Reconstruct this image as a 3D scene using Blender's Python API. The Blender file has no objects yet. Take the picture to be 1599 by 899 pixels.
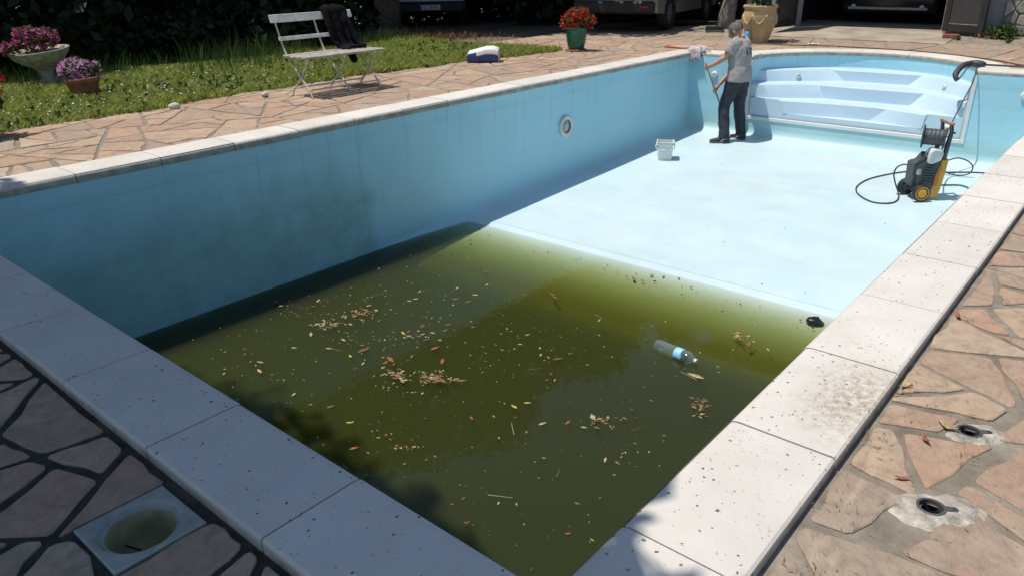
import bpy, math, random
import numpy as np
from mathutils import Vector, Matrix, Quaternion

random.seed(7)
rng = np.random.default_rng(7)
sc = bpy.context.scene
col = sc.collection

# ------------------------------------------------------------------ camera
cam_d = bpy.data.cameras.new("camera")
cam = bpy.data.objects.new("camera", cam_d)
col.objects.link(cam)
sc.camera = cam
cam_d.sensor_fit = 'HORIZONTAL'
cam_d.sensor_width = 36.0
cam_d.lens = 36.0 * 1179.07 / 1599.0
cam_d.clip_start = 0.05
cam_d.clip_end = 2000
YAW, PITCH, ROLL = -0.711779, -0.407887, -0.0180628
_f = Vector((math.sin(YAW) * math.cos(PITCH), math.cos(YAW) * math.cos(PITCH), math.sin(PITCH)))
_r0 = Vector((math.cos(YAW), -math.sin(YAW), 0))
_u0 = _r0.cross(_f)
_r = _r0 * math.cos(ROLL) + _u0 * math.sin(ROLL)
_u = -_r0 * math.sin(ROLL) + _u0 * math.cos(ROLL)
CAM = Vector((0.80856, -1.05174, 1.328))
cam.matrix_world = Matrix(((_r.x, _u.x, -_f.x, CAM.x), (_r.y, _u.y, -_f.y, CAM.y), (_r.z, _u.z, -_f.z, CAM.z), (0, 0, 0, 1)))

# ------------------------------------------------------------------ light
SUN_DIR = Vector((0.27, 0.23, -1.0)).normalized()      # the way the light travels
world = bpy.data.worlds.new("World")
sc.world = world
world.use_nodes = True
wn = world.node_tree
sky = wn.nodes.new("ShaderNodeTexSky")
sky.sky_type = 'NISHITA'
sky.sun_disc = False
sky.ozone_density = 2.2
sky.dust_density = 0.5
sky.sun_elevation = math.asin(-SUN_DIR.z)
sky.sun_rotation = math.atan2(-SUN_DIR.x, -SUN_DIR.y)
bg = wn.nodes["Background"]
bg.inputs["Strength"].default_value = 0.12
wn.links.new(sky.outputs[0], bg.inputs["Color"])
sun_d = bpy.data.lights.new("sun", 'SUN')
sun_d.energy = 4.2
sun_d.angle = math.radians(0.53)
sun_d.color = (1.0, 0.955, 0.89)
sun = bpy.data.objects.new("sun", sun_d)
sun.rotation_euler = SUN_DIR.to_track_quat('-Z', 'Y').to_euler()
sun.location = (-4, -4, 12)
col.objects.link(sun)

sc.view_settings.view_transform = 'Standard'
sc.view_settings.look = 'None'
sc.view_settings.gamma = 1.0
sc.view_settings.exposure = 0.0
sc.view_settings.use_curve_mapping = False
sc.cycles.use_denoising = True
sc.cycles.max_bounces = 8
sc.cycles.diffuse_bounces = 4
sc.cycles.glossy_bounces = 3
sc.cycles.transmission_bounces = 4
sc.cycles.volume_bounces = 1
sc.cycles.transparent_max_bounces = 12
sc.cycles.sample_clamp_indirect = 4.0
sc.cycles.caustics_reflective = False
sc.cycles.caustics_refractive = False

# ------------------------------------------------------------------ material helpers
class NT:
    def __init__(s, name):
        s.m = bpy.data.materials.new(name)
        s.m.use_nodes = True
        s.t = s.m.node_tree
        s.n = s.t.nodes
        s.bsdf = s.n["Principled BSDF"]
        s.out = s.n["Material Output"]
        s._geo = None
    def new(s, typ, **kw):
        n = s.n.new(typ)
        for k, v in kw.items():
            setattr(n, k, v)
        return n
    def link(s, a, b):
        s.t.links.new(a, b)
    def pos(s):
        if s._geo is None:
            s._geo = s.new("ShaderNodeNewGeometry")
        return s._geo.outputs["Position"]
    def noise(s, scale, detail=4, rough=0.55, vec=None, stretch=None, dist=0.0):
        n = s.new("ShaderNodeTexNoise")
        n.inputs["Scale"].default_value = scale
        n.inputs["Detail"].default_value = detail
        n.inputs["Roughness"].default_value = rough
        n.inputs["Distortion"].default_value = dist
        v = vec if vec is not None else s.pos()
        if stretch:
            mp = s.new("ShaderNodeMapping")
            mp.inputs["Scale"].default_value = stretch
            s.link(v, mp.inputs["Vector"])
            v = mp.outputs[0]
        s.link(v, n.inputs["Vector"])
        return n.outputs["Fac"]
    def voronoi(s, scale, vec=None):
        n = s.new("ShaderNodeTexVoronoi")
        n.inputs["Scale"].default_value = scale
        s.link(vec if vec is not None else s.pos(), n.inputs["Vector"])
        return n
    def ramp(s, fac, stops, interp='LINEAR'):
        r = s.new("ShaderNodeValToRGB")
        r.color_ramp.interpolation = interp
        e = r.color_ramp.elements
        while len(e) < len(stops):
            e.new(0.5)
        for el, (p, c) in zip(e, stops):
            el.position = p
            el.color = c if len(c) == 4 else (*c, 1)
        s.link(fac, r.inputs[0])
        return r.outputs[0]
    def val(s, fac, a, b, lo=0.0, hi=1.0):
        m = s.new("ShaderNodeMapRange")
        m.inputs[1].default_value = a; m.inputs[2].default_value = b
        m.inputs[3].default_value = lo; m.inputs[4].default_value = hi
        s.link(fac, m.inputs[0])
        return m.outputs[0]
    def math(s, op, a, b=None):
        m = s.new("ShaderNodeMath", operation=op)
        for i, v in enumerate((a, b)):
            if v is None: continue
            if isinstance(v, (int, float)): m.inputs[i].default_value = v
            else: s.link(v, m.inputs[i])
        return m.outputs[0]
    def mix(s, fac, a, b, mode='MIX'):
        m = s.new("ShaderNodeMix", data_type='RGBA', blend_type=mode)
        if isinstance(fac, (int, float)): m.inputs[0].default_value = fac
        else: s.link(fac, m.inputs[0])
        for i, v in ((6, a), (7, b)):
            if isinstance(v, tuple): m.inputs[i].default_value = v if len(v) == 4 else (*v, 1)
            else: s.link(v, m.inputs[i])
        return m.outputs[2]
    def sep(s, v=None):
        x = s.new("ShaderNodeSeparateXYZ")
        s.link(v if v is not None else s.pos(), x.inputs[0])
        return x.outputs
    def bump(s, h, strength=0.3, dist=0.01):
        b = s.new("ShaderNodeBump")
        b.inputs["Strength"].default_value = strength
        b.inputs["Distance"].default_value = dist
        s.link(h, b.inputs["Height"])
        s.link(b.outputs[0], s.bsdf.inputs["Normal"])
    def color(s, c):
        if isinstance(c, tuple): s.bsdf.inputs["Base Color"].default_value = (*c[:3], 1)
        else: s.link(c, s.bsdf.inputs["Base Color"])
    def set(s, **kw):
        for k, v in kw.items():
            s.bsdf.inputs[k.replace("_", " ").title() if k not in ("IOR",) else k].default_value = v

M = {}
def simple(name, c, rough=0.6, var=0.25, scale=6.0, bump=0.0, bscale=60.0, metal=0.0, objvar=0.0, spec=None):
    """plain colour with mottled wear and fine relief"""
    k = NT(name)
    n = k.noise(scale, 5)
    lo = tuple(max(0, x * (1 - var)) for x in c)
    hi = tuple(min(1, x * (1 + var * .6)) for x in c)
    cc = k.ramp(n, [(0.3, lo), (0.7, hi)])
    if objvar:
        oi = k.new("ShaderNodeObjectInfo")
        hs = k.new("ShaderNodeHueSaturation")
        k.link(k.val(oi.outputs["Random"], 0, 1, 1 - objvar, 1 + objvar), hs.inputs["Value"])
        k.link(cc, hs.inputs["Color"])
        cc = hs.outputs[0]
    k.color(cc)
    k.bsdf.inputs["Roughness"].default_value = rough
    k.bsdf.inputs["Metallic"].default_value = metal
    if spec is not None:
        k.bsdf.inputs["Specular IOR Level"].default_value = spec
    if bump:
        k.bump(k.noise(bscale, 4), bump, 0.01)
    M[name] = k.m
    return k

def leafmat(name, cols, rough=0.5, trans=0.25):
    k = NT(name)
    g = k.new("ShaderNodeNewGeometry")
    stops = [(i / max(1, len(cols) - 1), c) for i, c in enumerate(cols)]
    c = k.ramp(g.outputs["Random Per Island"], stops)
    k.color(c)
    k.bsdf.inputs["Roughness"].default_value = rough
    k.bsdf.inputs["Specular IOR Level"].default_value = 0.3
    if trans > 0:
        tr = k.new("ShaderNodeBsdfTranslucent")
        k.link(c, tr.inputs[0])
        mx = k.new("ShaderNodeMixShader")
        mx.inputs[0].default_value = trans
        k.link(k.bsdf.outputs[0], mx.inputs[1]); k.link(tr.outputs[0], mx.inputs[2])
        k.link(mx.outputs[0], k.out.inputs["Surface"])
    M[name] = k.m

# --- stone, coping, liner -----------------------------------------------------
def paving_mat():
    k = NT("paving_stone")
    oi = k.new("ShaderNodeObjectInfo")
    g = k.new("ShaderNodeNewGeometry")
    rnd = k.math('FRACT', k.math('ADD', k.math('MULTIPLY', oi.outputs["Random"], 7.13), k.math('MULTIPLY', g.outputs["Random Per Island"], 3.7)))
    base = k.ramp(rnd, [(0.0, (.42, .305, .21)), (.2, (.52, .40, .275)), (.4, (.46, .305, .205)), (.58, (.39, .32, .245)), (.75, (.56, .44, .305)), (.9, (.50, .32, .22)), (1.0, (.37, .30, .235))])
    x = k.sep()
    # the older, greyer flags between the steps and the garage
    old = k.math('MULTIPLY', k.val(k.math('ADD', x[1], k.math('MULTIPLY', k.noise(1.3, 3), .8)), 12.0, 12.6), .75)
    base = k.mix(old, base, (.33, .275, .205))
    # riven, flaky sandstone: broad stains, bands of bedding, fine grain
    n1 = k.noise(5, 6, .65, dist=.6)
    base = k.mix(k.val(n1, .35, .7, .0, .55), base, k.mix(.5, base, (.30, .245, .20)))
    n2 = k.noise(14, 8, .7, dist=1.0)
    base = k.mix(k.val(n2, .46, .66, 0, .62), base, (.235, .185, .14))
    n4 = k.noise(2.4, 5, .6)
    base = k.mix(k.val(n4, .5, .7, 0, .5), base, k.mix(.6, base, (.44, .20, .12)))
    n3 = k.noise(9, 5, .6, stretch=(1.0, .35, 1.0), dist=.8)
    base = k.mix(k.val(n3, .55, .72, 0, .45), base, (.60, .50, .385))
    sp = k.noise(170, 3, .6)
    base = k.mix(k.val(sp, .62, .72, 0, .5), base, (.17, .13, .10))
    base = k.mix(1.0, base, (1.0, .965, .945), "MULTIPLY")
    k.color(base)
    k.bsdf.inputs["Roughness"].default_value = .82
    k.bsdf.inputs["Specular IOR Level"].default_value = .25
    h = k.math('ADD', k.math('MULTIPLY', n2, 1.0), k.math('MULTIPLY', k.noise(55, 6, .65), .35))
    h = k.math('ADD', h, k.math('MULTIPLY', n3, .8))
    k.bump(h, .9, .016)
    M["paving"] = k.m
paving_mat()

def bed_mat():
    k = NT("paving_joint_mortar")
    n = k.noise(9, 7, .65)
    c = k.ramp(n, [(.3, (.17, .14, .105)), (.5, (.25, .21, .16)), (.7, (.36, .31, .245))])
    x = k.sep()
    # near-end joints: moss tone plus the shade of their recesses, painted into the mortar
    wet = k.val(k.math('ADD', x[1], k.math('MULTIPLY', k.noise(3, 3), .2)), -.12, -.26)  # wet: only the blend mask for that painted joint shade at the near end
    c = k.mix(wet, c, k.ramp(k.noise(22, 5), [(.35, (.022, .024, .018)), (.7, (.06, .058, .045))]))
    k.color(c)
    k.bsdf.inputs["Roughness"].default_value = .92
    k.bump(k.noise(70, 6, .7), .7, .012)
    M["bed"] = k.m
bed_mat()

def coping_mat():
    k = NT("coping_stone")
    oi = k.new("ShaderNodeObjectInfo")
    n = k.noise(3.2, 5, .6)
    c = k.ramp(n, [(.3, (.60, .555, .485)), (.6, (.675, .63, .555)), (.8, (.72, .675, .60))])
    hs = k.new("ShaderNodeHueSaturation")
    k.link(k.val(oi.outputs["Random"], 0, 1, .93, 1.05), hs.inputs["Value"]); k.link(c, hs.inputs["Color"])
    c = hs.outputs[0]
    # blotchy lichen and mud, in patches
    pat = k.noise(1.7, 4, .6)
    spk = k.noise(52, 5, .65)
    c = k.mix(k.math('MULTIPLY', k.val(spk, .56, .66, 0, .75), k.val(pat, .52, .66)), c, (.30, .235, .16))
    # small black pits and droppings
    mp = k.new("ShaderNodeMapping"); mp.inputs["Scale"].default_value = (1, 1.0, 1)
    k.link(k.pos(), mp.inputs[0])
    wv = k.new('ShaderNodeVectorMath', operation='ADD'); nz_ = k.new('ShaderNodeTexNoise'); nz_.inputs['Scale'].default_value = 70; k.link(mp.outputs[0], nz_.inputs['Vector'])
    sc_ = k.new('ShaderNodeVectorMath', operation='SCALE'); sc_.inputs['Scale'].default_value = .012; k.link(nz_.outputs['Color'], sc_.inputs[0])
    k.link(mp.outputs[0], wv.inputs[0]); k.link(sc_.outputs[0], wv.inputs[1])
    v = k.voronoi(44, wv.outputs[0])
    v.inputs["Randomness"].default_value = 1.0
    sepc = k.sep(v.outputs["Color"])
    big = k.val(sepc[0], .60, 1.0, 0, .0058 * 44)
    pit = k.math('LESS_THAN', v.outputs["Distance"], big)
    pit = k.math('MULTIPLY', pit, k.val(k.noise(2.6, 3), .36, .5))
    c = k.mix(k.math('MULTIPLY', pit, .85), c, (.05, .045, .04))
    v2 = k.voronoi(95, k.pos())
    s2 = k.sep(v2.outputs["Color"])
    pit2 = k.math('LESS_THAN', v2.outputs["Distance"], k.val(s2[1], .85, 1.0, 0, .3))
    c = k.mix(k.math('MULTIPLY', pit2, .55), c, (.17, .13, .09))
    # mud dried on in one place where a mat lay
    xx = k.sep()
    dx = k.math("MULTIPLY", k.math("SUBTRACT", xx[0], .27), 1.9)
    dy = k.math("SUBTRACT", xx[1], 1.27)
    dd = k.math("SQRT", k.math("ADD", k.math("MULTIPLY", dx, dx), k.math("MULTIPLY", dy, dy)))
    mud = k.math("MULTIPLY", k.val(k.math("ADD", dd, k.math("MULTIPLY", k.noise(9, 5, .65), .28)), .50, .22), k.val(k.noise(38, 6, .7), .40, .62, .05, .85))
    c = k.mix(mud, c, (.33, .245, .15))
    # weathered sides: grey-brown below the arris
    x = k.sep()
    low = k.val(k.math('ADD', x[2], k.math('MULTIPLY', k.noise(18, 4), .012)), -.004, -.022)
    c = k.mix(k.math('MULTIPLY', low, .8), c, k.ramp(k.noise(11, 6), [(.35, (.20, .165, .12)), (.7, (.46, .42, .35))]))
    k.color(c)
    k.bsdf.inputs["Roughness"].default_value = .8
    k.bsdf.inputs["Specular IOR Level"].default_value = .3
    h = k.math('SUBTRACT', k.noise(120, 5, .7), k.math('MULTIPLY', pit, .8))
    k.bump(h, .25, .008)
    M["coping"] = k.m
coping_mat()

def liner_mat():
    k = NT("pool_liner")
    x = k.sep()
    # blue pvc on the walls, chalky and bleached on the floor
    g = k.new("ShaderNodeNewGeometry")
    nz = k.sep(g.outputs["True Normal"])
    up = k.val(k.math('ADD', nz[2], k.math('MULTIPLY', k.math('SUBTRACT', k.noise(2.3, 5), .5), .35)), .35, .92)
    wall = k.ramp(k.noise(1.1, 4, .5), [(.3, (.365, .665, .765)), (.7, (.435, .73, .81))])
    streak = k.noise(7, 5, .6, stretch=(.25, 1.6, .18))
    wall = k.mix(k.val(streak, .45, .72, 0, .5), wall, (.44, .66, .72))
    # pale tide mark below the coping, and the darker band above it
    tide = k.val(k.math('ABSOLUTE', k.math('ADD', x[2], k.math('ADD', .17, k.math('MULTIPLY', k.noise(1.4, 3), .03)))), .0, .05, .16, 0)
    wall = k.mix(tide, wall, (.30, .50, .63))
    scum = k.val(k.math('ABSOLUTE', k.math('ADD', x[2], k.math('ADD', .205, k.math('MULTIPLY', k.noise(2.5, 5), .02)))), .002, .010, .5, 0)
    wall = k.mix(k.math('MULTIPLY', scum, k.val(k.noise(1.2, 4), .35, .6)), wall, (.36, .47, .44))
    drip = k.math('MULTIPLY', k.val(k.noise(16, 4, .6, stretch=(1, 1, .05)), .56, .70, 0, .4), k.val(k.math('ADD', x[2], k.math('MULTIPLY', k.noise(6, 3, stretch=(1, 1, .05)), .6)), -.55, -.05))
    wall = k.mix(drip, wall, (.26, .46, .54))
    floor = k.ramp(k.noise(1.6, 6, .6, dist=.5), [(.3, (.50, .65, .68)), (.55, (.57, .695, .71)), (.75, (.62, .715, .72))])
    wipe = k.noise(1.7, 7, .62, stretch=(.7, 1.1, 1), dist=.3)
    floor = k.mix(k.val(wipe, .42, .70, 0, .6), floor, (.52, .60, .59))
    spots = k.noise(26, 4, .6)
    floor = k.mix(k.val(spots, .66, .74, 0, .5), floor, (.42, .47, .43))
    c = k.mix(up, wall, floor)
    # algae film on the part of the left wall not yet scrubbed; it stops at a wiped edge
    e = k.math('ADD', x[1], k.math('MULTIPLY', k.math('SUBTRACT', k.noise(3.5, 4), .5), .35))
    algY = k.val(e, 3.62, 3.42)
    algZ = k.val(k.math('ADD', x[2], k.math('MULTIPLY', k.math('SUBTRACT', k.noise(2.2, 5), .5), .55)), -.32, -.75)
    alg = k.math('MULTIPLY', k.math('MULTIPLY', algY, algZ), k.val(k.noise(4.5, 6, .65), .3, .6, .25, .62))
    c = k.mix(alg, c, (.16, .33, .24))
    # general grime over the whole uncleaned end
    c = k.mix(k.math('MULTIPLY', k.val(e, 5.2, 1.0), k.val(k.noise(1.9, 5), .3, .7, .12, .42)), c, (.19, .38, .42))
    v = k.voronoi(16, k.pos()); s2 = k.sep(v.outputs["Color"])
    dots = k.math('LESS_THAN', v.outputs["Distance"], k.val(s2[0], .82, 1, 0, .11))
    dots = k.math('MULTIPLY', dots, k.math('MULTIPLY', algY, k.val(k.noise(1.5, 2), .45, .55)))
    c = k.mix(k.math('MULTIPLY', dots, .8), c, (.03, .05, .045))
    # greenish scum along the foot of the far wall under the steps
    ft = k.math('MULTIPLY', k.val(x[1], 9.80, 9.97), k.val(k.math('ADD', x[2], k.math('MULTIPLY', k.noise(5, 5), .22)), -.70, -.86))
    c = k.mix(k.math('MULTIPLY', ft, .42), c, (.46, .58, .50))
    # silt lies on the drowned hopper
    silt = k.math('MULTIPLY', k.val(x[2], -1.358, -1.44), k.val(nz[2], .3, .7))
    c = k.mix(silt, c, (.20, .185, .035))
    k.color(c)
    k.bsdf.inputs["Roughness"].default_value = .48
    k.bsdf.inputs["Specular IOR Level"].default_value = .35
    k.bump(k.math('ADD', k.noise(1.8, 3, stretch=(1, .45, 2.2)), k.math('MULTIPLY', k.noise(40, 4), .05)), .22, .06)
    M["liner"] = k.m
liner_mat()

def steps_mat():
    k = NT("steps_gelcoat")
    n = k.noise(3, 5)
    c = k.ramp(n, [(.3, (.53, .67, .755)), (.7, (.59, .72, .795))])
    c = k.mix(k.val(k.noise(9, 5, .6, stretch=(.4, 1, 2)), .55, .75, 0, .35), c, (.47, .585, .62))
    k.color(c)
    k.bsdf.inputs["Roughness"].default_value = .4
    k.bump(k.noise(30, 3), .05, .01)
    M["gelcoat"] = k.m
steps_mat()

def water_mat():
    k = NT("pool_water")
    k.n.remove(k.bsdf)
    fr = k.new("ShaderNodeFresnel"); fr.inputs["IOR"].default_value = 1.33
    tr = k.new("ShaderNodeBsdfTransparent")
    gl = k.new("ShaderNodeBsdfGlossy"); gl.inputs["Roughness"].default_value = .02
    bp = k.new("ShaderNodeBump"); bp.inputs["Strength"].default_value = .06; bp.inputs["Distance"].default_value = .02
    k.link(k.noise(5, 3), bp.inputs["Height"])
    k.link(bp.outputs[0], gl.inputs["Normal"]); k.link(bp.outputs[0], fr.inputs["Normal"])
    mx = k.new("ShaderNodeMixShader")
    k.link(fr.outputs[0], mx.inputs[0]); k.link(tr.outputs[0], mx.inputs[1]); k.link(gl.outputs[0], mx.inputs[2])
    k.link(mx.outputs[0], k.out.inputs["Surface"])
    ab = k.new("ShaderNodeVolumeAbsorption")
    ab.inputs["Color"].default_value = (.635, .67, .22, 1); ab.inputs["Density"].default_value = 15.0
    scn = k.new("ShaderNodeVolumeScatter")
    scn.inputs["Color"].default_value = (.70, .79, .44, 1); scn.inputs["Density"].default_value = 1.55
    scn.inputs["Anisotropy"].default_value = 0.0
    ad = k.new("ShaderNodeAddShader")
    k.link(ab.outputs[0], ad.inputs[0]); k.link(scn.outputs[0], ad.inputs[1])
    k.link(ad.outputs[0], k.out.inputs["Volume"])
    M["water"] = k.m
water_mat()

# --- plain materials ----------------------------------------------------------
def ground_mat():
    k = NT("bare_ground")
    n = k.noise(1.2, 6, .65)
    c = k.ramp(n, [(.3, (.10, .08, .055)), (.5, (.17, .135, .09)), (.7, (.25, .20, .13))])
    k.color(c); k.bsdf.inputs["Roughness"].default_value = .95
    k.bump(k.noise(30, 6), .8, .03)
    M["ground"] = k.m
ground_mat()
def lawn_mat():
    k = NT("lawn_soil")
    c = k.ramp(k.noise(2.0, 6, .7), [(.3, (.075, .115, .025)), (.55, (.12, .16, .04)), (.75, (.22, .20, .085))])
    k.color(c); k.bsdf.inputs["Roughness"].default_value = .95
    k.bump(k.noise(40, 5), .8, .03)
    M["lawn"] = k.m
lawn_mat()
simple("concrete", (.38, .32, .24), .9, .35, 2.2, .4, 60)
simple("mortar_ring", (.46, .41, .33), .95, .55, 30, .9, 90)
simple("grey_plastic", (.085, .083, .08), .5, .3, 12, .1)
simple("socket_inside", (.012, .012, .012), .9, .2)
simple("skimmer_frame", (.30, .32, .28), .55, .3, 14, .1, 90)
simple("skimmer_well", (.42, .38, .20), .6, .5, 9, .15)
simple("white_plastic", (.74, .75, .72), .4, .08, 6)
simple("dirty_white_plastic", (.66, .65, .60), .5, .18, 9, .05)
simple("fitting_white", (.72, .72, .64), .4, .2, 25)
simple("fitting_grey", (.42, .43, .40), .35, .3, 20)
simple("lens", (.40, .43, .41), .12, .25, 18)
simple("skin", (.44, .235, .155), .55, .18, 25, .08, 90)
simple("shirt", (.375, .325, .295), .9, .14, 7, .35, 14)
simple("trousers", (.034, .035, .048), .85, .25, 8, .4, 12)
simple("shoe", (.055, .052, .05), .7, .3, 25, .2)
simple("shoe_white", (.75, .74, .72), .6, .1)
simple("sole", (.13, .125, .12), .8, .3, 30)
simple("hair", (.15, .137, .125), .8, .5, 60, .5, 120)
simple("print_black", (.035, .032, .03), .8, .2)
simple("print_teal", (.10, .42, .40), .8, .2)
simple("wood_pole", (.33, .26, .185), .6, .35, 20)
simple("bristle", (.33, .13, .085), .9, .3, 60, .6, 140)
simple("mop_yarn", (.66, .57, .55), .95, .45, 26, .6, 60)
simple("red_paint", (.46, .055, .03), .45, .2)
simple("black_rubber", (.022, .022, .024), .55, .3)
simple("dark_plastic", (.05, .053, .057), .5, .35, 18, .2, 50)
simple("mid_plastic", (.075, .079, .083), .55, .3, 22, .25, 50)
simple("yellow_plastic", (.62, .285, .02), .42, .15, 10)
simple("orange_plastic", (.48, .145, .02), .45, .15, 10)
simple("hose_black", (.035, .04, .045), .5, .3)
simple("hose_green", (.02, .25, .17), .45, .2)
simple("hose_brown", (.16, .075, .045), .6, .35)
simple("copper_grip", (.38, .19, .105), .5, .25)
simple("white_wood", (.62, .61, .56), .6, .3, 9, .35, 35)
simple("grey_wood", (.42, .385, .32), .8, .35, 12, .5, 40)
simple("white_iron", (.58, .57, .52), .55, .3, 22, .2)
simple("jacket", (.007, .0068, .0075), .9, .4, 9, .5, 22, spec=.15)
simple("terracotta", (.30, .115, .065), .8, .3, 12, .3)
simple("saucer", (.36, .125, .07), .8, .3, 12, .3)
simple("green_glaze", (.018, .145, .095), .18, .35, 7)
simple("urn_stone", (.36, .345, .27), .9, .45, 14, .7, 40)
simple("planter_clay", (.50, .375, .20), .75, .22, 6, .25, 50)
simple("soil", (.05, .035, .025), .95, .4, 30, .8)
simple("bag_white", (.78, .775, .74), .6, .1, 8)
simple("bag_beige", (.56, .47, .38), .7, .15, 8)
simple("bag_blue", (.025, .06, .21), .5, .3, 10)
simple("paper", (.80, .80, .79), .7, .06)
simple("chalk_stone", (.60, .52, .46), .9, .2, 30, .5)
simple("bark", (.15, .115, .085), .95, .5, 12, 1.0, 26)
simple("bark_grey", (.22, .215, .19), .95, .5, 12, 1.0, 26)
simple("straw", (.40, .265, .15), .95, .35, 40, .9, 90)
simple("plaster", (.37, .36, .35), .9, .15, 4, .3, 60)
simple("house_stone", (.34, .315, .27), .9, .3, 7, .7, 40, objvar=.25)
simple("house_mortar", (.20, .185, .155), .95, .3, 9, .5)
simple("roof_tile", (.32, .14, .085), .85, .3, 6, .4)
simple("door_brown", (.030, .026, .025), .7, .35, 5, .3, 30)
simple("door_panel", (.055, .049, .049), .75, .25, 3, .2, 30)
simple("worn_edge", (.30, .26, .21), .8, .6, 30, .4)
simple("brick", (.34, .115, .065), .85, .3, 20, .5)
simple("pale_blue_paint", (.47, .62, .65), .5, .15)
simple("zinc", (.36, .38, .39), .4, .25, 10, metal=.6)
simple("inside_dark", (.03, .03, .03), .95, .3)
simple("car_white", (.55, .57, .56), .35, .06)
simple("car_silver", (.24, .24, .23), .3, .06, metal=.4)
simple("car_black", (.02, .021, .023), .25, .1)
simple("car_trim", (.016, .016, .017), .6, .2)
simple("car_glass", (.03, .035, .045), .06, .1)
simple("plate_white", (.62, .64, .68), .5, .08)
simple("plate_blue", (.03, .07, .30), .5, .1)
simple("lamp_glass", (.62, .62, .60), .15, .15)
simple("lamp_red", (.32, .02, .018), .2, .15)
simple("tyre", (.018, .018, .018), .85, .25)
simple("rim", (.30, .30, .31), .35, .2, metal=.7)
simple("bottle_blue", (.12, .40, .68), .2, .15)
simple("bottle_label", (.30, .60, .80), .5, .12)
simple("bottle_cap_blue", (.03, .08, .36), .4, .1)
simple("wet_dark", (.018, .016, .015), .22, .5, 30, .5, 40)
leafmat("leaf_dark", [(.010, .018, .006), (.018, .032, .010), (.028, .045, .014)], .55, .12)
leafmat("leaf_mid", [(.03, .07, .015), (.055, .11, .022), (.085, .13, .03)], .5, .2)
leafmat("leaf_bronze", [(.055, .075, .025), (.11, .07, .035), (.16, .12, .03), (.09, .10, .03)], .5, .25)
leafmat("grass_lit", [(.19, .26, .04), (.28, .355, .055), (.37, .42, .095), (.48, .44, .20)], .6, .4)
leafmat("grass_long", [(.05, .10, .02), (.08, .15, .03), (.13, .18, .05)], .6, .35)
leafmat("petal_red", [(.40, .008, .012), (.62, .018, .02), (.70, .035, .03)], .5, .3)
leafmat("petal_pink", [(.66, .22, .54), (.76, .36, .66), (.82, .56, .76), (.55, .12, .40)], .5, .3)
leafmat("petal_magenta", [(.48, .04, .32), (.62, .10, .44), (.52, .14, .26), (.34, .13, .12)], .5, .3)
leafmat("daisy", [(.72, .72, .66), (.80, .80, .76), (.62, .58, .48)], .6, .2)
leafmat("litter", [(.16, .075, .03), (.24, .12, .05), (.32, .20, .09), (.10, .055, .03)], .7, .0)
leafmat("floating_bits", [(.27, .15, .065), (.38, .26, .12), (.17, .075, .03), (.47, .40, .27), (.23, .11, .05), (.31, .18, .08)], .5, .0)
leafmat("floating_leaf", [(.30, .10, .045), (.36, .17, .06), (.22, .085, .04)], .45, .0)
simple("leaf_red", (.33, .115, .055), .4, .35, 60)
simple("leaf_tan", (.46, .34, .16), .5, .35, 60)
simple("leaf_yellow", (.55, .38, .08), .5, .3, 60)
simple("leaf_brown", (.20, .085, .04), .5, .4, 60)
def clear_plastic():
    k = NT("clear_plastic")
    k.n.remove(k.bsdf)
    tr = k.new("ShaderNodeBsdfTransparent"); tr.inputs[0].default_value = (.90, .95, .96, 1)
    gl = k.new("ShaderNodeBsdfGlossy"); gl.inputs["Roughness"].default_value = .12
    df = k.new("ShaderNodeBsdfDiffuse"); df.inputs[0].default_value = (.70, .78, .80, 1)
    lw = k.new("ShaderNodeLayerWeight"); lw.inputs[0].default_value = .35
    m1 = k.new("ShaderNodeMixShader"); m1.inputs[0].default_value = .35
    k.link(gl.outputs[0], m1.inputs[1]); k.link(df.outputs[0], m1.inputs[2])
    m2 = k.new("ShaderNodeMixShader")
    k.link(k.val(lw.outputs["Facing"], 0, 1, .10, .75), m2.inputs[0]); k.link(tr.outputs[0], m2.inputs[1]); k.link(m1.outputs[0], m2.inputs[2])
    k.link(m2.outputs[0], k.out.inputs["Surface"])
    M["clear_plastic"] = k.m
clear_plastic()

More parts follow.
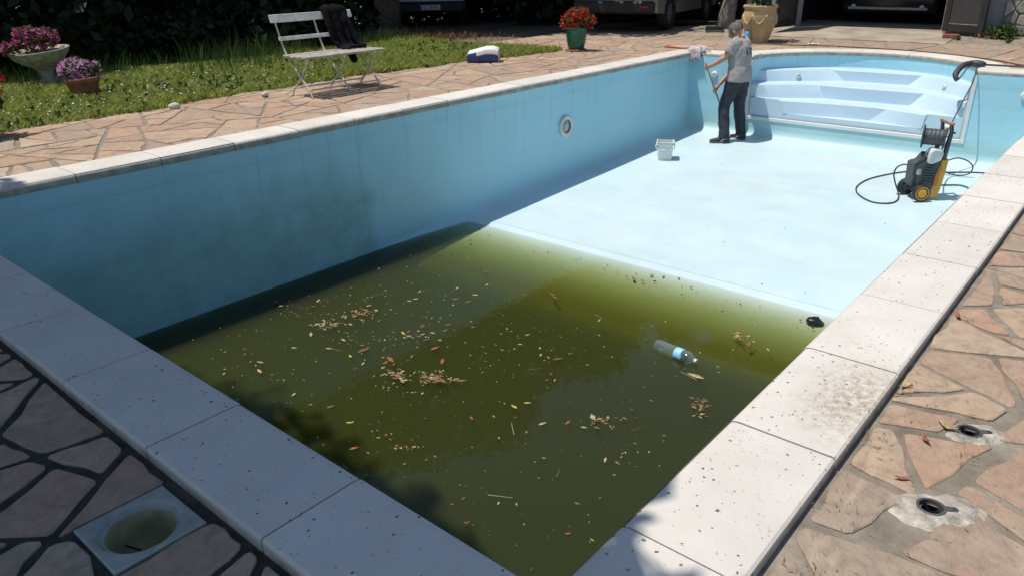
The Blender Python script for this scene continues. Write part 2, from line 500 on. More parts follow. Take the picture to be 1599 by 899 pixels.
# ------------------------------------------------------------------ mesh helpers
class MB:
    """collects shapes and links them as one mesh object"""
    def __init__(s):
        s.v = []; s.f = []; s.mi = []; s.sm = []; s.cur = 0; s.smooth = False
    def add(s, vs, fs):
        o = len(s.v)
        s.v.extend([tuple(v) for v in vs])
        for f in fs:
            s.f.append([o + i for i in f]); s.mi.append(s.cur); s.sm.append(s.smooth)
        return s
    def box(s, c, d, rz=0.0, bev=0.0, mat=None):
        """box by centre and full size, edges chamfered"""
        hx, hy, hz = d[0] / 2, d[1] / 2, d[2] / 2
        b = min(bev, hx * .9, hy * .9, hz * .9)
        if b <= 0:
            P = [(x, y, z) for z in (-hz, hz) for x, y in ((-hx, -hy), (hx, -hy), (hx, hy), (-hx, hy))]
            F = [(3, 2, 1, 0), (4, 5, 6, 7), (0, 1, 5, 4), (1, 2, 6, 5), (2, 3, 7, 6), (3, 0, 4, 7)]
        else:
            P = []; F = []
            rings = [(-hz, b), (-hz + b, 0), (hz - b, 0), (hz, b)]
            for z, i in rings:
                x, y = hx - i, hy - i
                q = b if i == 0 else b * .5
                P += [(-x + q, -y, z), (x - q, -y, z), (x, -y + q, z), (x, y - q, z), (x - q, y, z), (-x + q, y, z), (-x, y - q, z), (-x, -y + q, z)]
            for r in range(3):
                for i in range(8):
                    j = (i + 1) % 8
                    F.append((r * 8 + i, r * 8 + j, r * 8 + 8 + j, r * 8 + 8 + i))
            F.append(tuple(range(7, -1, -1))); F.append(tuple(range(24, 32)))
        mt = Matrix.Rotation(rz, 4, 'Z') if mat is None else mat
        return s.add([(mt @ Vector(p)) + Vector(c) for p in P], F)
    def tube(s, pts, rad, n=8, cap=True, closed=False, flat=1.0):
        pts = [Vector(p) for p in pts]
        m = len(pts)
        if isinstance(rad, (int, float)): rad = [rad] * m
        T = []
        for i in range(m):
            a = pts[(i - 1) % m] if (closed or i > 0) else pts[i]
            b = pts[(i + 1) % m] if (closed or i < m - 1) else pts[i]
            t = (b - a)
            T.append(t.normalized() if t.length > 1e-9 else Vector((0, 0, 1)))
        ref = Vector((0, 0, 1)) if abs(T[0].z) < .9 else Vector((1, 0, 0))
        nrm = (ref - T[0] * ref.dot(T[0])).normalized()
        vs = []; fs = []
        for i in range(m):
            nrm = (nrm - T[i] * nrm.dot(T[i]))
            nrm = nrm.normalized() if nrm.length > 1e-6 else T[i].orthogonal().normalized()
            bn = T[i].cross(nrm)
            r = rad[i]
            ra, rb = (r if isinstance(r, tuple) else (r, r * flat))
            for k in range(n):
                a = 2 * math.pi * k / n
                vs.append(pts[i] + nrm * (math.cos(a) * ra) + bn * (math.sin(a) * rb))
        for i in range(m if closed else m - 1):
            j = (i + 1) % m
            for k in range(n):
                l = (k + 1) % n
                fs.append((i * n + k, i * n + l, j * n + l, j * n + k))
        if cap and not closed:
            fs.append(tuple(range(n - 1, -1, -1))); fs.append(tuple((m - 1) * n + k for k in range(n)))
        return s.add(vs, fs)
    def lathe(s, prof, c=(0, 0, 0), n=24, mat=None, close=True, wob=None):
        vs = []; fs = []
        for i, (r, z) in enumerate(prof):
            for k in range(n):
                a = 2 * math.pi * k / n
                rr = r * (wob(a, i) if wob else 1)
                vs.append(Vector((rr * math.cos(a), rr * math.sin(a), z)))
        for i in range(len(prof) - 1):
            for k in range(n):
                l = (k + 1) % n
                fs.append((i * n + k, i * n + l, i * n + n + l, i * n + n + k))
        if close:
            if prof[0][0] > 1e-6: fs.append(tuple(range(n - 1, -1, -1)))
            if prof[-1][0] > 1e-6: fs.append(tuple((len(prof) - 1) * n + k for k in range(n)))
        if mat is not None: vs = [mat @ v for v in vs]
        return s.add([v + Vector(c) for v in vs], fs)
    def prism(s, poly, a, b):
        """polygon (list of 3-vectors) extruded from offset a to offset b"""
        n = len(poly); a = Vector(a); b = Vector(b)
        P = [Vector(p) + a for p in poly] + [Vector(p) + b for p in poly]
        F = [tuple(range(n - 1, -1, -1)), tuple(range(n, 2 * n))]
        for i in range(n):
            j = (i + 1) % n
            F.append((i, j, n + j, n + i))
        return s.add(P, F)
    def ball(s, c, r, n=10, m=8):
        if isinstance(r, (int, float)): r = (r, r, r)
        vs = [Vector((c[0], c[1], c[2] - r[2]))]; fs = []
        for i in range(1, m):
            t = math.pi * i / m
            for k in range(n):
                a = 2 * math.pi * k / n
                vs.append(Vector((c[0] + r[0] * math.sin(t) * math.cos(a), c[1] + r[1] * math.sin(t) * math.sin(a), c[2] - r[2] * math.cos(t))))
        vs.append(Vector((c[0], c[1], c[2] + r[2])))
        for k in range(n): fs.append((0, 1 + (k + 1) % n, 1 + k))
        for i in range(m - 2):
            for k in range(n):
                l = (k + 1) % n
                fs.append((1 + i * n + k, 1 + i * n + l, 1 + i * n + n + l, 1 + i * n + n + k))
        e = len(vs) - 1; b = 1 + (m - 2) * n
        for k in range(n): fs.append((b + k, b + (k + 1) % n, e))
        return s.add(vs, fs)
    def mesh(s, name):
        me = bpy.data.meshes.new(name)
        me.from_pydata(s.v, [], s.f)
        if len(s.f):
            me.polygons.foreach_set("use_smooth", s.sm)
            me.polygons.foreach_set("material_index", s.mi)
        me.update()
        return me
    def build(s, name, mats, parent=None, fix=True):
        me = s.mesh(name)
        return link(name, me, mats, parent, fix)

import bmesh
def fix_normals(me):
    bm = bmesh.new(); bm.from_mesh(me)
    bmesh.ops.recalc_face_normals(bm, faces=bm.faces)
    bm.to_mesh(me); bm.free()

def link(name, me, mats, parent=None, fix=False):
    if fix: fix_normals(me)
    if not isinstance(mats, (list, tuple)): mats = [mats]
    for m in mats:
        me.materials.append(M[m] if isinstance(m, str) else m)
    o = bpy.data.objects.new(name, me)
    col.objects.link(o)
    if parent is not None:
        o.parent = parent
        o.matrix_parent_inverse = Matrix.Identity(4)
    return o

def empty(name, loc=(0, 0, 0), rz=0.0):
    o = bpy.data.objects.new(name, None)
    o.empty_display_size = .1
    o.location = loc; o.rotation_euler = (0, 0, rz)
    col.objects.link(o)
    return o
def tag(o, label, cat, group=None):
    o["label"] = label; o["category"] = cat
    if group: o["group"] = group
    return o
def struct(o):
    o["kind"] = "structure"; return o
def stuff(o, label=None, cat=None):
    o["kind"] = "stuff"
    if label: o["label"] = label
    if cat: o["category"] = cat
    return o
def smooth_mesh(o, ang=40):
    me = o.data
    me.polygons.foreach_set("use_smooth", [True] * len(me.polygons))
    bm = bmesh.new(); bm.from_mesh(me)
    for e in bm.edges:
        if len(e.link_faces) == 2 and e.calc_face_angle(0) > math.radians(ang): e.smooth = False
    bm.to_mesh(me); bm.free()
    return o

def cards(P, size, up=0.0, aspect=.5, bend=True, seed=0, tri=False):
    """leaf-sized faces at points P (n,3) with sizes; returns verts, faces arrays"""
    r = np.random.default_rng(seed)
    n = len(P)
    d = r.normal(size=(n, 3)); d[:, 2] = d[:, 2] * (1 - abs(up)) + up
    d /= np.linalg.norm(d, axis=1)[:, None] + 1e-9
    q = r.normal(size=(n, 3)); w = np.cross(d, q); w /= np.linalg.norm(w, axis=1)[:, None] + 1e-9
    L = (size * (0.6 + .8 * r.random(n)))[:, None]
    nn = np.cross(d, w)
    b = P; t = P + d * L
    m1 = P + d * L * .5 + w * L * aspect * .5 + nn * L * .1
    m2 = P + d * L * .5 - w * L * aspect * .5 + nn * L * .1
    V = np.stack([b, m1, t, m2], 1).reshape(-1, 3)
    F = np.arange(4 * n).reshape(-1, 4)
    return V, F

def np_mesh(name, V, F):
    me = bpy.data.meshes.new(name)
    V = np.asarray(V, dtype=np.float32); F = np.asarray(F, dtype=np.int32)
    me.vertices.add(len(V)); me.vertices.foreach_set("co", V.ravel())
    k = F.shape[1]
    me.loops.add(F.size); me.loops.foreach_set("vertex_index", F.ravel())
    me.polygons.add(len(F))
    me.polygons.foreach_set("loop_start", np.arange(0, F.size, k, dtype=np.int32))
    me.polygons.foreach_set("loop_total", np.full(len(F), k, dtype=np.int32))
    me.update(calc_edges=True); me.validate()
    return me

def in_ellipsoids(E, n, seed, shell=.55):
    """n points spread through ellipsoids E = [(c, r)], denser to the outside"""
    r = np.random.default_rng(seed)
    vol = np.array([np.prod(e[1]) ** (2 / 3) for e in E]); vol = vol / vol.sum()
    idx = r.choice(len(E), n, p=vol)
    d = r.normal(size=(n, 3)); d /= np.linalg.norm(d, axis=1)[:, None]
    rad = shell + (1 - shell) * r.random(n) ** .6
    C = np.array([e[0] for e in E])[idx]; R = np.array([e[1] for e in E])[idx]
    return C + d * rad[:, None] * R

def ss(a, b, x):
    t = np.clip((x - a) / (b - a), 0, 1); return t * t * (3 - 2 * t)
def gz(x, y):
    """rise of the ground towards the garage, fall under the trees"""
    return .14 * ss(11.9, 14.9, y) * ss(-8.5, -6, x) - .04 * np.maximum(0, -10 - x)
DECK = -.04

# ================================================================== THE SETTING
PX0, PX1, PY0, PY1 = -4.943, 0.0, 0.0, 10.0        # inner line of the coping
CW = .334                                           # coping width
NCX, NA, NB = -2.525, 1.475, 1.37                   # Roman end: centre, half width, depth

# ---- ground out to the horizon (open under the pool)
def grid_sheet(xs, ys, zf, hole=None):
    V = []; F = []
    nx, ny = len(xs), len(ys)
    for y in ys:
        for x in xs: V.append((x, y, float(zf(x, y))))
    for j in range(ny - 1):
        for i in range(nx - 1):
            cx, cy = (xs[i] + xs[i + 1]) / 2, (ys[j] + ys[j + 1]) / 2
            if hole and any(q[0] < cx < q[1] and q[2] < cy < q[3] for q in (hole if isinstance(hole[0], tuple) else [hole])): continue
            F.append((j * nx + i, j * nx + i + 1, j * nx + nx + i + 1, j * nx + nx + i))
    b = MB(); b.add(V, F); return b
xs = [-600, -200, -80, -40] + [-30 + 1.0 * i for i in range(25)] + [-5.05, .1, 1, 2, 4, 8, 14, 30, 80, 200, 600]
ys = [-600, -200, -80, -30, -12, -6, -3, -1.0, -.1, 2, 4, 6, 8, 10, 11.6, 12, 12.5, 13, 13.5, 14, 14.5, 15, 15.5, 17, 20, 24, 30, 60, 200, 600]
ground = grid_sheet(xs, ys, lambda x, y: -.11 + (gz(x, y) if x > -40 else -.9), (-5.05, .1, -1.0, 11.6)).build("ground", "ground", fix=False)
struct(ground)

SOCKETS = [(.593, 1.362), (.5945, .905)]            # parasol sockets sunk in the right paving
# ---- paving bed (joints) round the pool
def deck_bed():
    b = MB()
    def rect(x0, x1, y0, y1, n=1, m=12):
        X = np.linspace(x0, x1, n + 1); Y = np.linspace(y0, y1, m + 1)
        g = grid_sheet(list(X), list(Y), lambda x, y: DECK - .0065 + gz(x, y))
        b.add(g.v, g.f)
    rect(-9.0, -5.2, -5, 14.1, 8, 40)
    hs_ = [(sx - .024, sx + .024, sy - .024, sy + .024) for sx, sy in SOCKETS]
    X_ = sorted([.26, 1.5, 7.5] + [v for q in hs_ for v in q[:2]]); Y_ = sorted(list(np.linspace(-5, 14.1, 41)) + [v for q in hs_ for v in q[2:]])
    g = grid_sheet(X_, Y_, lambda x, y: DECK - .0065 + gz(x, y), hs_); b.add(g.v, g.f)
    S0, S1, T0, T1 = -.998 - .115, -.998 + .115, -.492 - .115, -.492 + .115   # left open for the skimmer well
    rect(-5.2, S0, -5, -.26, 1, 2); rect(S1, .26, -5, -.26, 1, 2); rect(S0, S1, -5, T0, 1, 2); rect(S0, S1, T1, -.26, 1, 1)
    arc = []
    for i in range(41):
        t = math.pi * i / 40
        arc.append((NCX + (NA + .26) * math.cos(t), max(10.26, 10 + (NB + .26) * math.sin(t))))
    arc = [(.26, 10.26)] + arc + [(-5.2, 10.26)]
    for (x0, y0), (x1, y1) in zip(arc[:-1], arc[1:]):
        pr = None
        for k in range(13):
            s = k / 12
            a = (x0, y0 + (14.1 - y0) * s); c = (x1, y1 + (14.1 - y1) * s)
            q = [(*a, DECK - .0065 + float(gz(*a))), (*c, DECK - .0065 + float(gz(*c)))]
            if pr: b.add([pr[0], q[0], q[1], pr[1]], [(0, 1, 2, 3)])
            pr = q
    return b
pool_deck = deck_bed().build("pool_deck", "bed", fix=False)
struct(pool_deck)

# ---- irregular flagstones
def clip_poly(P, n, c):
    """keep the side where p.n <= c"""
    out = []
    m = len(P)
    for i in range(m):
        a, b = P[i], P[(i + 1) % m]
        da, db = a[0] * n[0] + a[1] * n[1] - c, b[0] * n[0] + b[1] * n[1] - c
        if da <= 0: out.append(a)
        if (da < 0 < db) or (db < 0 < da):
            t = da / (da - db); out.append((a[0] + (b[0] - a[0]) * t, a[1] + (b[1] - a[1]) * t))
    return out
def power_cells(rect, step, seed, wvar=.5, aniso=1.0):
    r = np.random.default_rng(seed)
    x0, x1, y0, y1 = rect
    sx, sy = step * aniso, step / aniso
    S = []
    ny = max(1, int((y1 - y0) / sy)) + 3; nx = max(1, int((x1 - x0) / sx)) + 3
    for j in range(ny):
        for i in range(nx):
            S.append((x0 + (i - 1 + .5 * (j % 2)) * sx + r.uniform(-.42, .42) * sx, y0 + (j - 1) * sy + r.uniform(-.42, .42) * sy))
    S = np.array(S)
    Wt = r.uniform(0, 1, len(S)) ** 1.5 * wvar * step * step
    cells = []
    for i, s in enumerate(S):
        if not (x0 - step < s[0] < x1 + step and y0 - step < s[1] < y1 + step): continue
        d2 = ((S - s) ** 2).sum(1)
        P = [(s[0] - 2 * step, s[1] - 2 * step), (s[0] + 2 * step, s[1] - 2 * step), (s[0] + 2 * step, s[1] + 2 * step), (s[0] - 2 * step, s[1] + 2 * step)]
        for j in np.argsort(d2)[1:30]:
            q = S[j]
            n = (2 * (q[0] - s[0]), 2 * (q[1] - s[1]))
            c = q[0] ** 2 + q[1] ** 2 - s[0] ** 2 - s[1] ** 2 + Wt[i] - Wt[j]
            P = clip_poly(P, n, c)
            if len(P) < 3: break
        if len(P) >= 3: cells.append((tuple(s), P))
    return cells
def shard_cells(rect, step, seed, var=.6):
    """angular shards: a rectangle broken again and again along random lines"""
    r = random.Random(seed); x0, x1, y0, y1 = rect; out = []
    stack = [[(x0, y0), (x1, y0), (x1, y1), (x0, y1)]]
    while stack:
        P = stack.pop()
        A = abs(area(P)); goal = step * step * r.uniform(1 - var, 1 + var * 1.3)
        mx = sum(p[0] for p in P) / len(P); my = sum(p[1] for p in P) / len(P)
        if A < goal: out.append(((mx, my), P)); continue
        # longest extent of the piece
        best = (0, 0)
        for i in range(12):
            t = math.pi * i / 12; d = [p[0] * math.cos(t) + p[1] * math.sin(t) for p in P]
            if max(d) - min(d) > best[0]: best = (max(d) - min(d), t)
        t = best[1] + r.gauss(0, .42)
        n = (math.cos(t), math.sin(t))
        c = mx * n[0] + my * n[1] + r.uniform(-.16, .16) * best[0]
        Q = clip_poly(P, n, c); R_ = clip_poly(P, (-n[0], -n[1]), -c)
        ok = len(Q) > 2 and len(R_) > 2 and min(abs(area(Q)), abs(area(R_))) > .12 * A
        if not ok:
            if r.random() < .2: out.append(((mx, my), P))
            else: stack.append(P)
            continue
        stack += [Q, R_]
    return out
def area(P):
    return .5 * sum(P[i][0] * P[(i + 1) % len(P)][1] - P[(i + 1) % len(P)][0] * P[i][1] for i in range(len(P)))
def inset(P, d):
    """shrink a convex polygon"""
    if area(P) < 0: P = P[::-1]
    Q = list(P)
    n = len(P)
    for i in range(n):
        a, b = P[i], P[(i + 1) % n]
        ex, ey = b[0] - a[0], b[1] - a[1]
        l = math.hypot(ex, ey)
        if l < 1e-5: continue
        nx, ny = ey / l, -ex / l
        Q = clip_poly(Q, (nx, ny), a[0] * nx + a[1] * ny - d)
        if len(Q) < 3: return []
    return Q
def lawn_edge(y):
    return float(np.interp(y, [-6, 1.0, 3.0, 4.7, 7.1, 9.2, 9.6], [-7.2, -7.25, -7.38, -7.5, -7.38, -7.02, -7.0])) + .05 * math.sin(y * 3.1) + .03 * math.sin(y * 7.7)
LAWN_END = 9.35
R2 = random.Random(3)
def chaikin(P, k=.2):
    out = []
    n = len(P)
    for i in range(n):
        a, b = P[i], P[(i + 1) % n]
        l = math.hypot(b[0] - a[0], b[1] - a[1])
        kk = min(k, .011 / max(l, 1e-6))
        out += [(a[0] + (b[0] - a[0]) * kk, a[1] + (b[1] - a[1]) * kk)]
        if l > .12:
            for t in (.35, .65):
                j = R2.uniform(-1, 1) * min(.013, l * .045)
                out.append((a[0] + (b[0] - a[0]) * t - (b[1] - a[1]) / l * j, a[1] + (b[1] - a[1]) * t + (b[0] - a[0]) / l * j))
        out += [(a[0] + (b[0] - a[0]) * (1 - kk), a[1] + (b[1] - a[1]) * (1 - kk))]
    return out
stones = []
def collect(rect, step, seed, gap, aniso=1.0, wvar=.5, mode=None):
    x0, x1, y0, y1 = rect
    for s, P in shard_cells(rect, step, seed):
        P = clip_poly(P, (-1, 0), -x0); P = clip_poly(P, (1, 0), x1) if len(P) > 2 else P
        P = clip_poly(P, (0, -1), -y0) if len(P) > 2 else P
        P = clip_poly(P, (0, 1), y1) if len(P) > 2 else P
        if len(P) < 3: continue
        cx = sum(p[0] for p in P) / len(P); cy = sum(p[1] for p in P) / len(P)
        if mode == 'left' and cy < LAWN_END:
            P = clip_poly(P, (-1, 0), -(lawn_edge(cy) - .04))
        if mode == 'far' and cx > NCX - 2.0 and cx < NCX + 2.0 and cy < 12.2:
            A, B = NA + CW + .012, NB + CW + .012
            t = math.atan2((cy - 10) / B, (cx - NCX) / A)
            n = (math.cos(t) / A, math.sin(t) / B)
            px, py = NCX + A * math.cos(t), 10 + B * math.sin(t)
            P = clip_poly(P, (-n[0], -n[1]), -(n[0] * px + n[1] * py))
        if mode == 'near' and len(P) > 2:
            h_ = .118
            best = max((clip_poly(P, n_, c_) for n_, c_ in (((1, 0), -.998 - h_), ((-1, 0), .998 - h_), ((0, 1), -.492 - h_), ((0, -1), .492 - h_))), key=lambda q: abs(area(q)) if len(q) > 2 else 0)
            if any(abs(p[0] + .998) < .6 and abs(p[1] + .492) < .6 for p in P): 
                xs_ = [p[0] for p in P]; ys_ = [p[1] for p in P]
                if min(xs_) < -.998 + h_ and max(xs_) > -.998 - h_ and min(ys_) < -.492 + h_ and max(ys_) > -.492 - h_: P = best
        if mode == 'right' and len(P) > 2:
            for sx, sy in SOCKETS:      # a stone either takes the socket whole or stops short of it
                m = len(P); o_ = 1 if area(P) > 0 else -1
                ds = []
                for i in range(m):
                    a, b_ = P[i], P[(i + 1) % m]; l = math.hypot(b_[0] - a[0], b_[1] - a[1])
                    if l > 1e-6: ds.append((o_ * ((b_[0] - a[0]) * (sy - a[1]) - (b_[1] - a[1]) * (sx - a[0])) / l, a, b_, l))
                d, a, b_, l = min(ds, key=lambda q: q[0])
                if -.06 < d < .06:
                    nx, ny = o_ * (b_[1] - a[1]) / l, -o_ * (b_[0] - a[0]) / l
                    P = clip_poly(P, (nx, ny), sx * nx + sy * ny - .042)
                    if len(P) < 3: break
        if len(P) < 3: continue
        P = inset(P, gap * R2.uniform(.7, 1.25))
        if len(P) < 3 or abs(area(P)) < .004: continue
        stones.append(P)
collect((-9.0, PX0 - CW - .008, -5, 9.33), .40, 11, .014, .88, mode='left')
collect((-9.0, PX0 - CW - .008, 9.33, 11.6), .40, 12, .014, .95, mode='left')
collect((PX0 - CW - .008, CW + .008, PY1 + CW + .008, 11.6), .40, 13, .013, 1.15, mode='far')
collect((-9.0, 3.2, 11.6, 13.1), .52, 14, .010, 1.3, mode='far')
collect((CW + .008, 3.2, -3.0, 11.6), .285, 15, .015, .95, .7, mode='right')
collect((-6.0, CW + .008, -2.6, -CW - .008), .30, 17, .015, 1.15, .7, mode='near')
def stone_mesh(P, cx, cy, tilt=True):
    b = MB()
    P = chaikin(P)
    n = len(P)
    dz = R2.uniform(-.002, .003)
    ax, ay = R2.uniform(-.006, .006), R2.uniform(-.006, .006)
    def top(p): return DECK + float(gz(p[0], p[1])) + dz + (p[0] - cx) * ax + (p[1] - cy) * ay
    I = [(p[0] + (cx - p[0]) * min(.3, .006 / max(.01, math.hypot(cx - p[0], cy - p[1]))), p[1] + (cy - p[1]) * min(.3, .006 / max(.01, math.hypot(cx - p[0], cy - p[1])))) for p in P]
    V = [(p[0] - cx, p[1] - cy, top(p) - .03) for p in P] + [(p[0] - cx, p[1] - cy, top(p) - .003) for p in P] + [(p[0] - cx, p[1] - cy, top(p)) for p in I]
    F = []
    for r in range(2):
        for i in range(n):
            j = (i + 1) % n
            F.append((r * n + i, r * n + j, r * n + n + j, r * n + n + i))
    hole = None
    for sx, sy in SOCKETS:
        if all((P[i][0] - sx) * (P[(i + 1) % n][1] - sy) - (P[(i + 1) % n][0] - sx) * (P[i][1] - sy) > 0 for i in range(n)): hole = (sx, sy)
    if hole:      # stone drilled for a socket
        sx, sy = hole; k0 = len(V)
        for z in (0, -.03):
            for p in I:
                a = math.atan2(p[1] - sy, p[0] - sx)
                V.append((sx + .0335 * math.cos(a) - cx, sy + .0335 * math.sin(a) - cy, top(p) + z))
        for i in range(n):
            j = (i + 1) % n
            F.append((2 * n + i, 2 * n + j, k0 + j, k0 + i)); F.append((k0 + i, k0 + j, k0 + n + j, k0 + n + i))
    else:
        F.append(tuple(range(2 * n, 3 * n)))
    b.add(V, F)
    return b
def in_view(x, y, z=0.0, marg=.06):
    d = Vector((x, y, z)) - CAM
    zc = d.dot(_f)
    if zc <= .1: return False, 99
    u = d.dot(_r) / zc * 1179.07 / 1599; v = d.dot(_u) / zc * 1179.07 / 899
    return (abs(u) < .5 + marg and abs(v) < .5 + marg), zc
rank = []
for i, P in enumerate(stones):
    cx = sum(p[0] for p in P) / len(P); cy = sum(p[1] for p in P) / len(P)
    vis = False
    for p in [(cx, cy)] + list(P):
        ok, z = in_view(p[0], p[1], -.04, 0)
        vis = vis or ok
    d = (Vector((cx, cy, -.04)) - CAM).length
    score = (abs(area(P)) / d ** 3 if vis else 0)
    rank.append((score, i, cx, cy))
rank.sort(reverse=True)
rest = MB()
for k, (score, i, cx, cy) in enumerate(rank):
    b = stone_mesh(stones[i], cx, cy)
    if k < 300 and score > 0:
        o = b.build("paving_stone", "paving", pool_deck, fix=False)
        o.location = (cx, cy, 0)
    else:
        rest.add([(v[0] + cx, v[1] + cy, v[2]) for v in b.v], b.f)
o = rest.build("outer_paving", "paving", pool_deck, fix=False); stuff(o)

# ---- coping
coping = empty("pool_coping"); struct(coping)
PROF = [(0.004, -.066), (0.0, -.052), (0.0, -.034), (.004, -.018), (.012, -.007), (.026, -.001), (.045, 0.0), (.326, 0.0), (.334, -.006), (.334, -.07), (.06, -.07), (.014, -.07)]
def cop_piece(path, name="coping_stone"):
    """path: list of (inner point, outward unit) pairs; the profile is swept along it"""
    b = MB(); n = len(PROF); m = len(path)
    jz = R2.uniform(-.0015, .0015); jd = R2.uniform(-.0025, .0025)
    V = []
    for (p, o) in path:
        for d, z in PROF: V.append((p[0] + o[0] * (d + jd), p[1] + o[1] * (d + jd), z + jz))
    F = []
    for i in range(m - 1):
        for k in range(n):
            l = (k + 1) % n
            F.append((i * n + k, i * n + l, i * n + n + l, i * n + n + k))
    F.append(tuple(range(n))); F.append(tuple((m - 1) * n + k for k in range(n - 1, -1, -1)))
    b.add(V, F)
    c = b.build(name, "coping", coping)
    smooth_mesh(c, 35)
    return c
G = .0024
def run(a, b, joints, fixed, axis, out):
    ends = [a] + sorted(j for j in joints if a + .03 < j < b - .03) + [b]
    for s, e in zip(ends[:-1], ends[1:]):
        pts = []
        k = max(1, int((e - s) / .3))
        E = [s + G + .001, *[s + (e - s) * q / k for q in range(1, k)], e - G - .001]
        for t in E: pts.append((((t, fixed) if axis == 'x' else (fixed, t)), out))
        cop_piece(pts)
run(-CW, PY1 + CW, [.289 + .622 * i for i in range(-1, 17)], PX1, 'y', (1, 0))            # right
run(PX0 - CW, -.002, [-.665 - .621 * i for i in range(9)], PY0, 'x', (0, -1))             # near
run(0.0, PY1 + CW, [.289 + .622 * i for i in range(0, 17)], PX0, 'y', (-1, 0))            # left
run(PX0, NCX - NA + .03, [-4.48], PY1, 'x', (0, 1))                                      # far left
run(NCX + NA - .03, -.002, [-.55], PY1, 'x', (0, 1))                                     # far right
NSEG = 7
for i in range(NSEG):
    pts = []
    for k in range(7):
        t = math.pi * ((i + k / 6) / NSEG)
        lo, hi = (.0013 if k == 0 else 0), (.0013 if k == 6 else 0)
        t += lo - hi
        t = min(max(t, .14), math.pi - .14)
        p = (NCX + NA * math.cos(t), PY1 + NB * math.sin(t))
        o = Vector((math.cos(t) / NA, math.sin(t) / NB)).normalized()
        pts.append((p, (o.x, o.y)))
    cop_piece(pts)

# mortar that fills the joints, a little below the faces
simple('coping_joint', (.12, .10, .08), .95, .3, 30, .5)
b = MB()
for (x0, x1, y0, y1) in [(.012, CW - .006, -CW + .006, PY1 + CW - .006), (PX0 - CW + .006, PX0 - .012, 0.006, PY1 + CW - .006), (PX0 - CW + .006, 0, -CW + .006, -.012), (PX0, NCX - NA, PY1 + .012, PY1 + CW - .006), (NCX + NA, 0, PY1 + .012, PY1 + CW - .006)]:
    b.box(((x0 + x1) / 2, (y0 + y1) / 2, -.037), (x1 - x0, y1 - y0, .060))
b.build('joint_mortar', 'coping_joint', coping)
# ---- basin
WX0, WX1, WY0, WY1 = PX0 - .018, PX1 + .018, PY0 - .018, PY1 + .0
Z_BRK, Y_BRK, Z_FAR = -1.336, 4.88, -1.165
def zf(y):
    if y >= Y_BRK: return Z_BRK + (y - Y_BRK) / (WY1 - Y_BRK) * (Z_FAR - Z_BRK)
    if y >= 4.80: return Z_BRK - (Y_BRK - y) * .28
    if y >= 3.75: return (Z_BRK - .0224) - (4.80 - y) * .09
    if y >= 2.9: return (Z_BRK - .1169) - (3.75 - y) * .70
    return -2.0479
def basin():
    b = MB(); b.smooth = True
    R = .13
    st = [(WY0, None), (WY0 + .2, None), (1.5, None), (2.89, None), (2.91, None), (3.3, None), (3.74, None), (3.76, None), (3.9, None), (4.3, None), (4.6, None), (4.79, None), (4.81, None), (4.875, None), (4.89, None)] + [(4.95 + .4 * i, None) for i in range(12)]
    st = [(y, zf(y)) for y, _ in st] + [(9.6, zf(9.6)), (WY1 - R, zf(WY1 - R))]
    for k in range(1, 7):
        t = math.pi / 2 * k / 6
        st.append((WY1 - R + R * math.sin(t), zf(WY1 - R) + R - R * math.cos(t)))
    rows = []
    for y, z in st:
        row = [(WX0, y, -.03), (WX0, y, -.5), (WX0, y, -.9), (WX0, y, z + R)]
        for k in range(1, 7):
            t = math.pi / 2 * k / 6
            row.append((WX0 + R - R * math.cos(t), y, z + R - R * math.sin(t)))
        for q in (.15, .3, .45, .6, .75, .88): row.append((WX0 + R + (WX1 - WX0 - 2 * R) * q, y, z))
        for k in range(0, 7):
            t = math.pi / 2 * k / 6
            row.append((WX1 - R + R * math.sin(t), y, z + R - R * math.cos(t)))
        row += [(WX1, y, -.9), (WX1, y, -.5), (WX1, y, -.03)]
        rows.append(row)
    n = len(rows[0]); V = [p for r in rows for p in r]; F = []
    for j in range(len(rows) - 1):
        for i in range(n - 1): F.append((j * n + i, j * n + i + 1, j * n + n + i + 1, j * n + n + i))
    b.add(V, F)
    b.smooth = False
    zb = st[-1][1]
    # far wall round the opening of the steps
    x0, x1, zo = NCX - NA, NCX + NA, -.885
    def q(xa, xb, za, zb_): b.add([(xa, WY1, za), (xb, WY1, za), (xb, WY1, zb_), (xa, WY1, zb_)], [(0, 1, 2, 3)])
    q(WX0, x0, zb - .01, -.03); q(x1, WX1, zb - .01, -.03); q(x0, x1, zb - .01, zo)
    # near wall
    b.add([(WX0, WY0, -2.2), (WX1, WY0, -2.2), (WX1, WY0, -.03), (WX0, WY0, -.03)], [(0, 1, 2, 3)])
    # curved wall of the Roman end
    b.smooth = True
    V = []; F = []
    N = 48
    for i in range(N + 1):
        t = math.pi * i / N
        for z in (-.03, -.14, -.9):
            V.append((NCX + (NA + .015) * math.cos(t), WY1 + (NB + .015) * math.sin(t), z))
    for i in range(N):
        for k in range(2): F.append((i * 3 + k, i * 3 + 3 + k, i * 3 + 4 + k, i * 3 + 1 + k))
    b.add(V, F)
    return b
pool_basin = basin().build("pool_basin", "liner", fix=False); struct(pool_basin)
